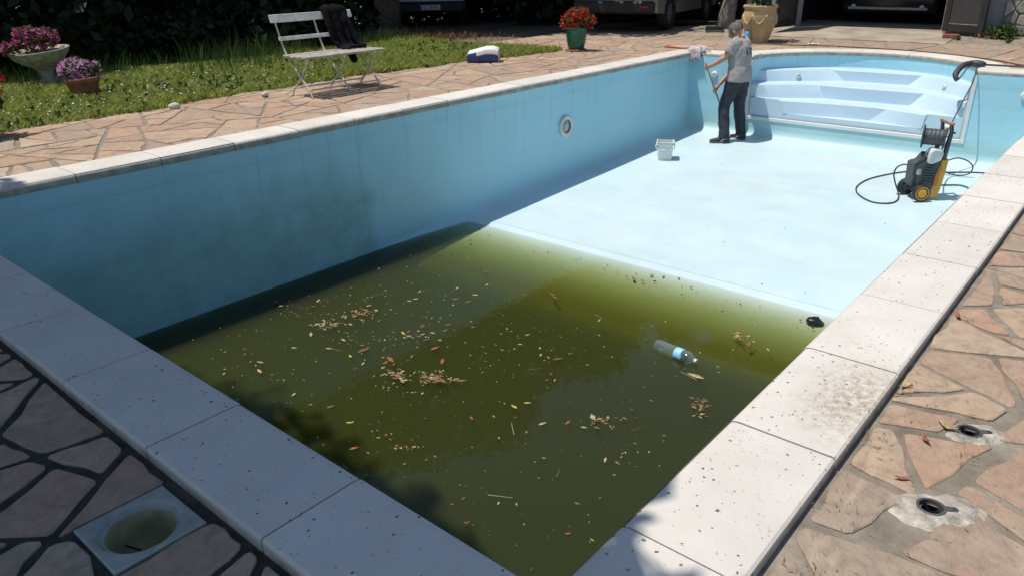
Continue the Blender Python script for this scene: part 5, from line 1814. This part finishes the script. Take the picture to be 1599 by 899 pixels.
# ================================================================== LEAVES AND LITTER
def leaf_obj(name, x, y, z, L, w, rz, mat, lab, cat, group, curl=.12):
    b = MB(); b.smooth = True
    prof = [(0, .02), (.15, .55), (.4, 1), (.65, .8), (.88, .35), (1, .02)]
    V = []
    for t, k in prof:
        zc = curl * L * (t - .5) ** 2 * 2
        V += [(t * L - L / 2, -k * w / 2, zc + .12 * w * k), (t * L - L / 2, 0, zc), (t * L - L / 2, k * w / 2, zc + .12 * w * k)]
    F = []
    for i in range(len(prof) - 1):
        for k in range(2): F.append((i * 3 + k, i * 3 + 3 + k, i * 3 + 4 + k, i * 3 + 1 + k))
    b.add(V, F)
    o = b.build(name, mat, fix=False); o.location = (x, y, z); o.rotation_euler = (random.uniform(-.08, .08), random.uniform(-.08, .08), rz)
    s = o.modifiers.new("thick", 'SOLIDIFY'); s.thickness = .0012
    tag(o, lab, cat, group)
    return o
FL = [(-3.09, 2.08, .105, 'r'), (-2.96, 2.41, .09, 'r'), (-2.77, 2.3, .08, 'r'), (-3.0, 2.21, .05, 'r'), (-3.34, 2.43, .06, 'y'), (-3.36, 2.05, .12, 'b'), (-3.96, 2.6, .06, 't'), (-3.62, 2.06, .06, 't'), (-2.91, 1.4, .06, 'b'), (-3.7, 1.37, .075, 't'), (-2.66, 1.36, .05, 'y'), (-3.9, 1.96, .07, 't'), (-3.2, 1.91, .05, 't'), (-3.32, 2.62, .05, 'r'), (-3.16, 2.58, .05, 't'), (-3.47, 3.16, .06, 'r'), (-3.63, 3.34, .05, 't'), (-2.88, 3.76, .09, 'b'), (-2.13, 2.86, .08, 'b'), (-2.51, 4.5, .09, 'r'), (-2.42, 4.51, .05, 'b'), (-2.82, 3.72, .08, 'b'), (-2.32, 4.71, .05, 'b'), (-2.19, 4.76, .05, 'b'), (-1.45, 2.37, .06, 'b'), (-1.23, 3.26, .13, 't'), (-3.47, 3.56, .05, 't'), (-3.4, 3.33, .06, 't'), (-3.81, 1.74, .05, 't'), (-4.39, 2.39, .06, 't'), (-3.76, 2.88, .05, 't'), (-3.84, 3.08, .05, 't'), (-2.42, 4.67, .06, 'b'), (-2.26, 3.58, .05, 't')]
rl = random.Random(77)
for _ in range(46):
    FL.append((rl.gauss(-3.2, .75), min(4.5, max(1.2, rl.gauss(2.35, .6))), rl.uniform(.028, .065), rl.choice('rrbbtbty')))
for _ in range(14): FL.append((rl.uniform(-2.4, -.5), rl.uniform(.9, 4.4), rl.uniform(.025, .05), rl.choice('rbbt')))
FL = [q for q in FL if -4.8 < q[0] < -.2]
mm = dict(r="leaf_red", t="leaf_tan", y="leaf_yellow", b="leaf_brown")
nm = dict(r="reddish", t="pale tan", y="yellow", b="dark brown")
for i, (x, y, L, c) in enumerate(FL):
    leaf_obj("floating_leaf", x, y, WZ + .003, L, L * .34, random.uniform(0, 6.28), mm[c], nm[c] + " leaf floating on the murky green pool water", "leaf", nm[c] + " leaves floating on the water", curl=.05)
def clump(x, y, R, n, lab, seed):
    r = random.Random(seed); b = MB()
    rot = r.uniform(0, 3.14)
    for i in range(n):
        a = r.gauss(0, .55); q = R * r.gauss(0, .6)
        px, py = q * math.cos(rot) * 1.6 - a * R * .7 * math.sin(rot), q * math.sin(rot) * 1.6 + a * R * .7 * math.cos(rot)
        d = r.uniform(0, 6.28); L = r.uniform(.012, .05) * (1.6 if r.random() < .15 else 1); w = L * r.uniform(.10, .34)
        c, s_ = math.cos(d), math.sin(d); z = .001 + .007 * r.random()
        b.add([(px, py, z), (px + c * L * .45 - s_ * w, py + s_ * L * .45 + c * w, z + .004 * r.random()), (px + c * L, py + s_ * L, z), (px + c * L * .5 + s_ * w * .6, py + s_ * L * .5 - c * w * .6, z + .002)], [(0, 1, 2, 3)])
    for i in range(n // 9):
        d = r.uniform(0, 6.28); L = R * r.uniform(.6, 1.3); px, py = r.gauss(0, R * .5), r.gauss(0, R * .4)
        b.tube([(px, py, .002), (px + math.cos(d) * L * .5, py + math.sin(d) * L * .5, .006), (px + math.cos(d + .35) * L, py + math.sin(d + .35) * L, .003)], [.0016, .002, .001], 4)
    o = b.build("twig_clump", "floating_bits", fix=False); o.location = (x, y, WZ + .001); stuff(tag(o, lab, "twigs"))
clump(-2.64, 2.10, .085, 70, "densest raft of tan twigs floating in the middle of the dark water", 1)
clump(-2.90, 1.95, .07, 36, "small reddish raft of twigs left of the densest floating raft", 2)
clump(-3.93, 2.16, .09, 46, "raft of pale twigs floating nearest the left wall's waterline", 3)
clump(-3.89, 2.45, .09, 34, "loose raft of twigs and leaf scraps towards the left wall", 4)
clump(-1.03, 2.94, .08, 30, "thin tangle of reddish twigs floating below the plastic bottle", 5)
clump(-1.26, 4.03, .07, 26, "small tangle of twigs on the yellowish water right of centre", 6)
clump(-1.41, 2.37, .08, 22, "sparse tangle of twigs floating left below the bottle", 7)
clump(-3.24, 2.44, .10, 24, "branched twig with yellow scraps floating left of centre", 8)
def bits():
    r = np.random.default_rng(91); b = MB()
    n = 900
    x = r.uniform(-4.85, -.15, n); y = .1 + 4.6 * r.random(n)
    cl = [(r.uniform(-4.5, -2.3), r.uniform(1.3, 3.6), r.uniform(.08, .3), int(r.uniform(12, 46))) for _ in range(26)] + [(r.uniform(-2.3, -.6), r.uniform(1.0, 4.4), r.uniform(.08, .25), 12) for _ in range(10)]
    x = np.concatenate([x] + [r.normal(c[0], c[2], c[3]) for c in cl]); y = np.concatenate([y] + [r.normal(c[1], c[2] * .6, c[3]) for c in cl]); n = len(x)
    kk = (x > -4.85) & (x < -.1) & (y < 4.65); x, y = x[kk], y[kk]; n = len(x)
    dens = .25 + np.exp(-((x + 3.2) ** 2 + (y - 2.2) ** 2) / 2.2) + .55 * np.exp(-((x + 1.3) ** 2 + (y - 1.6) ** 2) / 1.2)
    k = r.random(n) < dens
    for px, py in zip(x[k], y[k]):
        L = .005 + .03 * r.random() ** 2.2; w = L * r.uniform(.2, .5); a = r.uniform(0, 6.28)
        dx, dy = math.cos(a) * L / 2, math.sin(a) * L / 2; ex, ey = -math.sin(a) * w / 2, math.cos(a) * w / 2
        z = WZ + .0016
        b.add([(px - dx, py - dy, z), (px + ex, py + ey, z + .0015), (px + dx, py + dy, z), (px - ex, py - ey, z + .0012)], [(0, 1, 2, 3)])
    for (px, py, L, a) in [(-1.5, 1.39, .14, .5), (-1.76, 1.92, .13, 2.4), (-1.3, 1.75, .08, 2.0), (-1.22, 2.41, .08, 1.2), (-1.2, 3.22, .15, 2.9), (-2.2, 2.6, .1, .9), (-3.6, 1.9, .12, .3)]:
        b.tube([(px, py, WZ + .002), (px + math.cos(a) * L, py + math.sin(a) * L, WZ + .003)], [.0025, .0015], 4)
    o = b.build("floating_debris", "floating_bits", fix=False)
    stuff(o, "fine pale plant scraps and needles scattered over the green water", "debris")
bits()
# dark crumbs on the wet edge and on the floor
def crumbs():
    r = np.random.default_rng(95); b = MB()
    for i in range(150):
        if i < 62: px, py = r.uniform(-3.9, -.5) , 4.68 - abs(r.normal(0, .13))
        elif i < 100: px, py = r.uniform(-4.85, -4.2), r.normal(4.2, .35)
        else: px, py = r.uniform(-4.7, -.3), r.uniform(5.0, 9.7)
        R = (.002 + .008 * r.random() ** 2) * (1 if i < 100 else .8)
        z = (max(WZ + .001, zf(py)) if py > 4.7 else WZ + .001) + .001
        b.ball((px, py, z), (R * r.uniform(.8, 2), R, R * .5), 5, 4)
    o = b.build("dark_crumbs", "wet_dark", fix=False); stuff(o, "dark crumbs and bits of leaf along the edge of the water", "debris")
crumbs()
def deck_litter():
    r = np.random.default_rng(97); b = MB()
    def bit(px, py, z, L, w):
        a = r.uniform(0, 6.28); c = r.uniform(-.3, .3)
        b.add([(px, py, z), (px + math.cos(a) * L * .5 - math.sin(a) * w, py + math.sin(a) * L * .5 + math.cos(a) * w, z + .0025), (px + math.cos(a + c) * L, py + math.sin(a + c) * L, z + .001), (px + math.cos(a) * L * .5 + math.sin(a) * w * .3, py + math.sin(a) * L * .5 - math.cos(a) * w * .3, z + .001)], [(0, 1, 2, 3)])
    for i in range(700): bit(r.uniform(.345, 1.3), r.uniform(-.3, 4.5) ** 1.0 if i % 2 else r.uniform(-.2, 1.8), DECK + .004, (.004 + .02 * r.random() ** 2.2), r.uniform(.0008, .0024))
    for (cx, cy, n, s) in [(.36, 1.52, 26, .018), (.355, 2.25, 40, .03), (.37, 1.15, 26, .025), (.38, .75, 30, .035), (.42, .45, 24, .03), (.36, 2.9, 16, .02), (.55, 1.36, 18, .03), (.62, 1.2, 14, .02)]:
        for i in range(n): bit(r.normal(cx, s), r.normal(cy, s * 1.6), DECK + .004 + .004 * r.random(), .006 + .034 * r.random() ** 2.5, r.uniform(.0008, .003))
    for i in range(170): bit(r.normal(.26, .06), r.normal(1.28, .15), .002, .003 + .014 * r.random() ** 2, r.uniform(.0006, .0018))
    for i in range(200): bit(r.uniform(.02, .32), r.uniform(.3, 5), .002, r.uniform(.003, .012), r.uniform(.0008, .002))
    o = b.build("deck_litter", "litter", fix=False); stuff(o, "brown needles and leaf crumbs strewn over the right paving and coping", "litter")
deck_litter()
for i, (x, y, L, rz, m, lab) in enumerate([(.50, 1.23, .055, 2.2, "leaf_red", "curled reddish leaf between the two round sockets on the paving"), (.50, .985, .05, .6, "leaf_red", "bright rust leaf just above the nearer socket's cement patch"), (.365, 1.53, .06, 1.2, "leaf_tan", "pale tan leaf lying against the right coping edge"), (.375, 2.24, .07, 1.9, "leaf_red", "rust leaf among the litter farther along the right coping"), (.535, 1.345, .08, 2.6, "leaf_tan", "dry twig-like leaf left of the farther socket")]):
    leaf_obj("fallen_leaf", x, y, DECK + .006, L, L * .26, rz, m, lab, "leaf", "leaves on the right paving", curl=.5)
# mud stain crust on the right coping is part of the litter above

# ================================================================== DECK FITTINGS
# skimmer surround
sk = empty("skimmer_collar", (-.998, -.492, DECK - .004), .0); tag(sk, "square grey plastic skimmer collar with open round well in the near paving", "skimmer")
b = MB()
hs, r1_, r0_ = .122, .103, .090
ring_o = []
N = 40
def sqp(t, h):
    c, s = math.cos(t), math.sin(t); k = h / max(abs(c), abs(s)); return (c * k, s * k)
rings = []
rings.append([(*sqp(2 * math.pi * i / N + math.pi / 4, hs), -.03) for i in range(N)])
rings.append([(*sqp(2 * math.pi * i / N + math.pi / 4, hs), .006) for i in range(N)])
rings.append([(*sqp(2 * math.pi * i / N + math.pi / 4, hs - .004), .010) for i in range(N)])
for R, z in ((r1_ + .004, .010), (r1_, .006), (r1_ - .004, -.002), (r0_, -.004), (r0_ - .002, -.012)):
    rings.append([(R * math.cos(2 * math.pi * i / N + math.pi / 4), R * math.sin(2 * math.pi * i / N + math.pi / 4), z) for i in range(N)])
loft(b, rings, (False, False)); o = b.build("collar", "skimmer_frame", sk); smooth_mesh(o, 30)
b = MB(); b.smooth = True
b.lathe([(r0_ - .001, -.010), (r0_ - .003, -.08), (r0_ - .006, -.14), (.04, -.145), (.001, -.145)], n=32, close=False); b.build("well", "skimmer_well", sk)
b = MB(); b.smooth = True; b.tube(spline([(-.045, -.035, -.06), (-.05, -.02, -.08), (-.043, .0, -.10)], 4), .003, 5); b.build("twig", "socket_inside", sk)
# parasol sockets set in cement
for (x, y, rz, lab, R) in [(.593, 1.362, .55, "farther of the two round dark sockets sunk in the right paving", .075), (.594, .905, .45, "nearer round dark socket in a pale cement patch, right paving", .10)]:
    s = empty("parasol_socket", (x, y, DECK + .003), rz); tag(s, lab, "socket", "parasol sockets in the paving")
    b = MB(); n = 28; V = []
    for i in range(n):
        t = 2 * math.pi * i / n; V.append((.0345 * math.cos(t), .0345 * math.sin(t), .0025))
    for i in range(n):
        t = 2 * math.pi * i / n; q = R * (1 + .10 * math.sin(2 * t + 1) + random.uniform(-.08, .08)) * (.78 + .35 * abs(math.cos(t)))
        V.append((.012 + q * .62 * math.cos(t), q * .62 * math.sin(t), .0045))
    for i in range(n):
        t = 2 * math.pi * i / n; q = R * (1 + .10 * math.sin(2 * t + 1) + random.uniform(-.12, .12)) * (.78 + .35 * abs(math.cos(t)))
        V.append((.02 + q * math.cos(t), q * math.sin(t), -.009))
    b.add(V, [(r_ * n + i, r_ * n + (i + 1) % n, r_ * n + n + (i + 1) % n, r_ * n + n + i) for r_ in range(2) for i in range(n)]); b.build("cement_patch", "mortar_ring", s, fix=False)
    b = MB(); r_o, r_i = .037, .0295
    def rg_(r, z): return [(r * math.cos(2 * math.pi * i / 28), r * math.sin(2 * math.pi * i / 28), z) for i in range(28)]
    loft(b, [rg_(r_o, -.002), rg_(r_o, .0042), rg_(r_o - .002, .0052), rg_(r_i + .001, .0052), rg_(r_i, .004), rg_(r_i - .0008, -.02)], (False, False))
    b.prism([(.034, -.011, 0), (.062, -.0095, 0), (.068, 0, 0), (.062, .0095, 0), (.034, .011, 0)], (0, 0, -.002), (0, 0, .0048)); b.build("rim", "grey_plastic", s)
    b = MB(); b.lathe([(r_i - .0006, -.015), (r_i - .002, -.065), (.001, -.066)], n=24, close=False); b.build("socket_well", "socket_inside", s, fix=False)
    b = MB(); b.lathe([(.001, .0052), (.0042, .0052)], (.056, 0, 0), 10, close=False); b.build("screw_hole", "socket_inside", s, fix=False)

# hose along the back of the coping, paper scrap
hose("brown_hose", [(-4.9, 11.86, DECK + .012), (-4.22, 11.95, DECK + .012), (-3.57, 12.12, DECK + .012), (-2.57, 12.08, DECK + .012), (-2.09, 11.97, DECK + .012), (-1.62, 11.75, DECK + .012), (-1.12, 11.42, DECK + .012), (-.72, 11.0, DECK + .012), (-.2, 10.6, DECK + .012), (.6, 10.3, DECK + .012)], .009, "hose_brown", "thin brown hose lying on the paving behind the curved coping")
b = MB(); V = []
for i in range(6):
    for k in range(3): V.append((-.09 + i * .035, -.035 + k * .035 + .01 * math.sin(i * 2), .006 + .018 * abs(math.sin(i * 1.3 + k))))
b.add(V, [(i * 3 + k, i * 3 + 3 + k, i * 3 + 4 + k, i * 3 + 1 + k) for i in range(5) for k in range(2)])
o = b.build("paper_scrap", "paper", fix=False); o.location = (-3.92, 12.26, DECK + .004); o.rotation_euler = (0, 0, .35); s = o.modifiers.new("thick", 'SOLIDIFY'); s.thickness = .003
tag(o, "crumpled white paper scrap on the paving in front of the garage", "paper")
def pebble(x, y, r, lab, z=0.0):
    b = MB(); b.smooth = True; b.ball((0, 0, 0), r, 12, 8); o = b.build("pale_stone", "chalk_stone"); o.location = (x, y, DECK + r[2] * .8); o.rotation_euler = (0, 0, random.uniform(0, 3)); wrinkle(o, .03, .04, "peb")
    tag(o, lab, "stone")
pebble(-7.13, 2.76, (.06, .045, .035), "pinkish white stone lying at the lawn edge left of the bench")
pebble(-7.02, 3.78, (.055, .035, .03), "small white stone on the paving just beside the bench leg")

# ================================================================== GARDEN THINGS
# folding bench facing the pool
be = empty("garden_bench", (-6.6, 4.5, DECK)); tag(be, "white folding garden bench with weathered seat on the paving by the lawn", "bench")
Y0, Y1 = -.56, .58
xf, xr_ = .19, -.19           # front / back of the seat
for yy in (-.50, .02, .48):
    b = MB(); b.smooth = True
    b.tube(spline([(-.385, yy, .86), (-.30, yy, .62), (-.20, yy, .42), (-.02, yy, .24), (.13, yy, .09), (.185, yy, .0)], 4), .014, 6, flat=.6)
    b.build("back_leg", "white_iron", be)
    b = MB(); b.smooth = True
    b.tube(spline([(.14, yy + .02, .425), (.03, yy + .02, .27), (-.10, yy + .02, .14), (-.19, yy + .02, .06), (-.215, yy + .02, .0)], 4), .014, 6, flat=.6)
    b.build("front_leg", "white_iron", be)
for x in (.135, -.165):
    b = MB(); b.box((x, .0, .085), (.022, 1.02, .014), bev=.003); b.build("stretcher", "white_iron", be)
for i, x in enumerate((-.16, -.05, .06, .165)):
    b = MB(); b.box((x, .01, .437 + (0 if i else .004)), (.088, Y1 - Y0, .024), bev=.005); b.build("seat_slat", "grey_wood", be)
tilt = Matrix.Rotation(-.36, 4, 'Y')
b = MB(); b.box((-.362, .0, .825), (.022, 1.13, .088), bev=.006, mat=tilt); b.build("back_slat", "white_wood", be)
b = MB(); b.box((-.283, .0, .615), (.020, 1.06, .042), bev=.005, mat=tilt); b.build("back_slat", "white_wood", be)
# jacket thrown over the back
def jacket():
    b = MB(); b.smooth = True
    rnd_ = random.Random(12)
    ny, ns = 17, 26
    V = []
    # path over the back slat: behind, over the top, down the front to the seat
    path = [(-.47, .46), (-.46, .62), (-.445, .78), (-.425, .875), (-.385, .905), (-.345, .885), (-.315, .80), (-.275, .68), (-.235, .56), (-.185, .475), (-.11, .458), (-.06, .462)]
    P_ = spline([(x, 0, z) for x, z in path], 3)
    m = len(P_)
    for i, p in enumerate(P_):
        s = i / (m - 1)
        wdt = .145 + .04 * math.sin(s * 3) - .03 * s
        cy = .27 + .13 * max(0, s - .35)
        for k in range(ny):
            t = k / (ny - 1) * 2 - 1
            fold = .022 * math.sin(t * 9 + s * 4) + .014 * math.sin(t * 17 - s * 7)
            ed = .02 * math.sin(s * 11 + (3 if t > 0 else 0))
            V.append((p.x + fold * .8 + .012 * abs(t), cy + t * (wdt + ed), p.z + abs(fold) * .6 - .03 * (abs(t) ** 3)))
    F = [(i * ny + k, i * ny + k + 1, i * ny + ny + k + 1, i * ny + ny + k) for i in range(m - 1) for k in range(ny - 1)]
    b.add(V, F)
    j = empty("jacket", (-6.6, 4.5, DECK)); tag(j, "black jacket draped over the back of the white bench", "jacket")
    o = b.build("jacket_cloth", "jacket", j, fix=False); s = o.modifiers.new("thick", 'SOLIDIFY'); s.thickness = .022; sub = o.modifiers.new("sub", 'SUBSURF'); sub.levels = 1; sub.render_levels = 1
    wrinkle(o, .03, .07, "jktex")
    b = MB(); b.smooth = True
    b.tube(spline([(-.34, .40, .86), (-.27, .425, .74), (-.20, .45, .60), (-.13, .46, .50), (-.03, .47, .465)], 4), [(.045, .028)] * 12 + [(.038, .024)] * 5, 10); o = b.build("sleeve", "jacket", j); wrinkle(o, .025, .05, "slv")
    b = MB(); b.smooth = True
    b.tube(spline([(-.17, .36, .425), (-.15, .37, .34), (-.12, .38, .29)], 4), [.05, .052, .05, .048, .045, .042, .04, .035, .025], 9); b.build("hanging_hem", "jacket", j)
jacket()

# flower heads
def blossoms(E, n, size, seed, mat, parent, name="blossoms"):
    r = np.random.default_rng(seed)
    P_ = in_ellipsoids(E, n, seed, .92)
    b = MB()
    for c in P_:
        d = Vector(r.normal(size=3)); d.z = abs(d.z) + .3; d.normalize()
        q = d.to_track_quat('Z', 'Y').to_matrix(); s = size * r.uniform(.7, 1.25)
        for i in range(5):
            a = i * 2 * math.pi / 5 + r.uniform(-.15, .15)
            A = [(0, 0, 0), (math.cos(a - .42) * s * .7, math.sin(a - .42) * s * .7, .18 * s), (math.cos(a) * s, math.sin(a) * s, .30 * s * r.uniform(.2, 1.4)), (math.cos(a + .42) * s * .7, math.sin(a + .42) * s * .7, .18 * s)]
            b.add([Vector(c) + q @ Vector(p) for p in A], [(0, 1, 2, 3)])
    o = b.build(name, mat, parent, fix=False); stuff(o); return o
def foliage(E, n, size, seed, mat, parent, asp=.55):
    P_ = in_ellipsoids(E, n, seed, .3)
    V, F = cards(P_, np.full(n, size), .15, asp, seed=seed)
    o = link("foliage", np_mesh("foliage", V, F), mat, parent); stuff(o); return o

# green glazed pot with red begonias
gp = empty("green_flower_pot", (-6.77, 9.45, DECK)); tag(gp, "glazed green pot full of red flowers on a terracotta saucer", "flower pot")
b = MB(); b.smooth = True; b.lathe([(.165, 0), (.175, .006), (.178, .028), (.165, .032), (.10, .022)], n=28, close=False); b.build("saucer", "saucer", gp)
b = MB(); b.smooth = True; b.lathe([(.118, .030), (.124, .034), (.152, .14), (.170, .25), (.172, .30), (.163, .345), (.168, .362), (.160, .366), (.150, .355), (.150, .32), (.001, .32)], n=32, close=False); b.build("pot", "green_glaze", gp)
b = MB(); b.lathe([(.001, .325), (.150, .325)], n=20, close=False); b.build("soil", "soil", gp, fix=False)
E = [((.0, 0, .50), (.20, .20, .17)), ((.13, .10, .45), (.16, .13, .12)), ((-.10, -.10, .46), (.13, .13, .14)), ((.05, .02, .60), (.13, .13, .10))]
foliage(E, 500, .05, 5, "leaf_bronze", gp); blossoms(E, 190, .030, 6, "petal_red", gp)

# terracotta pot with pink flowers
tp = empty("terracotta_flower_pot", (-8.79, 2.55, DECK)); tag(tp, "tilted terracotta pot of pink flowers standing in the grass", "flower pot")
tp.rotation_euler = (.03, -.05, 0)
b = MB(); b.smooth = True; b.lathe([(.115, 0), (.120, .004), (.155, .10), (.172, .165), (.186, .168), (.192, .178), (.192, .212), (.186, .220), (.172, .214), (.168, .18), (.001, .18)], n=32, close=False); b.build("pot", "terracotta", tp)
b = MB(); b.lathe([(.001, .185), (.165, .185)], n=20, close=False); b.build("soil", "soil", tp, fix=False)
E = [((-.02, -.03, .31), (.17, .17, .13)), ((.03, .12, .29), (.10, .10, .10)), ((-.02, -.13, .28), (.10, .10, .10))]
foliage(E, 420, .05, 15, "leaf_mid", tp); blossoms(E, 260, .026, 16, "petal_pink", tp)

# shell shaped stone urn with magenta flowers
ur = empty("stone_urn", (-10.3, 2.72, -.05)); tag(ur, "scalloped grey stone bowl on a foot, planted with magenta flowers", "urn")
ur.rotation_euler = (.10, .0, 0)
wob = lambda a, i: 1 + (.045 * abs(math.cos(a * 9)) if i > 5 else .01)
b = MB(); b.smooth = True
b.lathe([(.17, 0), (.17, .03), (.10, .06), (.075, .12), (.085, .18), (.13, .23), (.22, .29), (.30, .36), (.335, .42), (.345, .445), (.31, .445), (.27, .41), (.001, .40)], n=72, close=False, wob=wob); b.build("bowl", "urn_stone", ur)
b = MB(); b.lathe([(.001, .415), (.29, .415)], n=24, close=False); b.build("soil", "soil", ur, fix=False)
E = [((.02, -.03, .58), (.20, .22, .14)), ((0, -.30, .52), (.10, .16, .07)), ((0, .15, .56), (.12, .13, .12)), ((0, -.10, .66), (.10, .12, .06))]
foliage(E, 620, .06, 25, "leaf_bronze", ur); blossoms(E, 170, .036, 26, "petal_magenta", ur)

# red geranium at the left edge of the picture
rg = empty("geranium_pot", (-7.10, .99, DECK)); tag(rg, "potted red geranium half cut off by the left edge", "flower pot")
b = MB(); b.smooth = True; b.lathe([(.10, 0), (.105, .004), (.13, .16), (.145, .165), (.145, .20), (.132, .20), (.128, .17), (.001, .17)], n=28, close=False); b.build("pot", "terracotta", rg)
b = MB(); b.lathe([(.001, .175), (.127, .175)], n=20, close=False); b.build("soil", "soil", rg, fix=False)
E = [((0, 0, .36), (.19, .19, .15)), ((0, .05, .30), (.2, .2, .08))]
foliage(E, 320, .07, 35, "leaf_mid", rg, .8)
E = [((.02, .22, .515), (.05, .05, .045)), ((.03, .17, .40), (.055, .055, .05)), ((0, .03, .58), (.05, .05, .05)), ((-.05, -.12, .55), (.05, .05, .05)), ((.08, .10, .34), (.05, .05, .04))]
blossoms(E, 130, .022, 36, "petal_red", rg)
b = MB(); b.smooth = True
for c, _ in E: b.tube([(c[0] * .3, c[1] * .3, .17), (c[0] * .8, c[1] * .8, c[2] * .7), c], .004, 5)
b.build("stems", "leaf_mid", rg)

# big octagonal planter with a garland in relief
bp = empty("garland_planter", (-4.86, 12.16, DECK), math.radians(22)); tag(bp, "large beige octagonal clay planter with moulded garland at the far corner", "planter")
def octo(R, z): return [(R * math.cos(math.pi / 8 + i * math.pi / 4), R * math.sin(math.pi / 8 + i * math.pi / 4), z) for i in range(8)]
b = MB(); rings = [octo(R, z) for R, z in [(.185, 0), (.195, .012), (.20, .06), (.245, .18), (.290, .32), (.305, .42), (.285, .52), (.275, .555), (.305, .575), (.315, .60), (.300, .615), (.265, .61), (.255, .56)]]
loft(b, rings, (True, False)); o = b.build("planter_body", "planter_clay", bp); smooth_mesh(o, 22); bv = o.modifiers.new("bev", 'BEVEL'); bv.width = .008; bv.limit_method = 'ANGLE'
b = MB(); b.prism(octo(.26, .57), (0, 0, 0), (0, 0, .004)); b.build("soil", "soil", bp)
for i in range(8):
    a0, a1 = math.pi / 8 + i * math.pi / 4, math.pi / 8 + (i + 1) * math.pi / 4
    pts = []
    for k in range(13):
        t = k / 12
        z = .47 - .15 * math.sin(math.pi * t)
        R = float(np.interp(z, [.18, .32, .42, .52], [.245, .290, .305, .285]))
        x = R * (math.cos(a0) * (1 - t) + math.cos(a1) * t); y = R * (math.sin(a0) * (1 - t) + math.sin(a1) * t)
        pts.append(Vector((x, y, z)) * 1.0)
    b = MB(); b.smooth = True; b.tube(pts, [.009 + .016 * math.sin(math.pi * k / 12) + .003 * (k % 2) for k in range(13)], 8); b.build("garland", "planter_clay", bp)
b = MB(); b.smooth = True
for i in range(9):
    a = i * .7; b.tube([(.06 * math.cos(a), .06 * math.sin(a), .56), (.12 * math.cos(a), .12 * math.sin(a), .80), (.16 * math.cos(a + .3), .16 * math.sin(a + .3), 1.05)], [.010, .008, .004], 6)
b.build("stems", "bark", bp)
foliage([((0, 0, 1.15), (.35, .35, .32)), ((.0, 0, .68), (.16, .16, .07))], 420, .09, 45, "leaf_mid", bp)

# blue and white sack lying in the grass
sk_ = empty("plastic_sack", (-7.06, 7.56, DECK), math.radians(38)); tag(sk_, "blue and white sack lying on its side at the lawn edge", "sack")
def sackring(x, w, h, z0=0, sag=.0):
    out = []
    for i in range(20):
        t = 2 * math.pi * i / 20
        c, s = math.cos(t), math.sin(t)
        out.append((x, w / 2 * (abs(c) ** .45) * (1 if c >= 0 else -1), z0 + h / 2 + h / 2 * (abs(s) ** .45) * (1 if s >= 0 else -1) + (sag if s > 0 else 0)))
    return out
b = MB(); b.smooth = True
rings = [sackring(x, w, h, 0, s) for x, w, h, s in [(-.27, .22, .10, 0), (-.24, .29, .155, .0), (-.12, .33, .175, .01), (.02, .34, .185, .035), (.13, .33, .19, .03), (.20, .32, .185, .01), (.212, .31, .18, 0)]]
loft(b, rings, (True, True)); b.mi = [0] * len(b.f)
# printed blue flank, beige end
for i, f in enumerate(b.f):
    c = sum((Vector(b.v[j]) for j in f), Vector()) / len(f)
    if c.x > .205: b.mi[i] = 2
    elif c.y < -.10 and c.z < .125 : b.mi[i] = 1
o = b.build("sack_body", ["bag_white", "bag_blue", "bag_beige"], sk_); wrinkle(o, .02, .08, "sacktex"); 

# broom leaning on the grey trunk and its dustpan
bm_ = empty("broom", (-6.28, 13.42, float(gz(-6.28, 13.42)) + DECK)); tag(bm_, "wooden handled broom leaning on the grey tree trunk", "broom")
b = MB(); b.smooth = True; b.tube([(0, 0, .03), (.10, .16, .60), (.20, .30, 1.15)], .012, 8); b.build("handle", "wood_pole", bm_)
b = MB(); b.smooth = True; b.tube([(.02, -.02, .02), (.13, .10, .60), (.21, .22, 1.0)], .010, 8); b.build("second_handle", "wood_pole", bm_)
b = MB(); b.box((0, -.02, .035), (.30, .09, .07), rz=.5, bev=.015); b.build("broom_head", "wet_dark", bm_)
dp = empty("dustpan", (-6.18, 13.18, float(gz(-6.18, 13.18)) + DECK), .5); tag(dp, "black dustpan lying on the paving under the broom", "dustpan")
b = MB(); b.box((0, 0, .010), (.34, .26, .012), bev=.004); b.box((0, .125, .05), (.34, .012, .08), bev=.004); b.box((.165, .0, .035), (.012, .24, .05), bev=.004); b.box((-.165, .0, .035), (.012, .24, .05), bev=.004); b.build("pan", "dark_plastic", dp)
b = MB(); b.smooth = True; b.tube([(0, .13, .06), (0, .26, .07)], .014, 8); b.build("grip", "dark_plastic", dp)
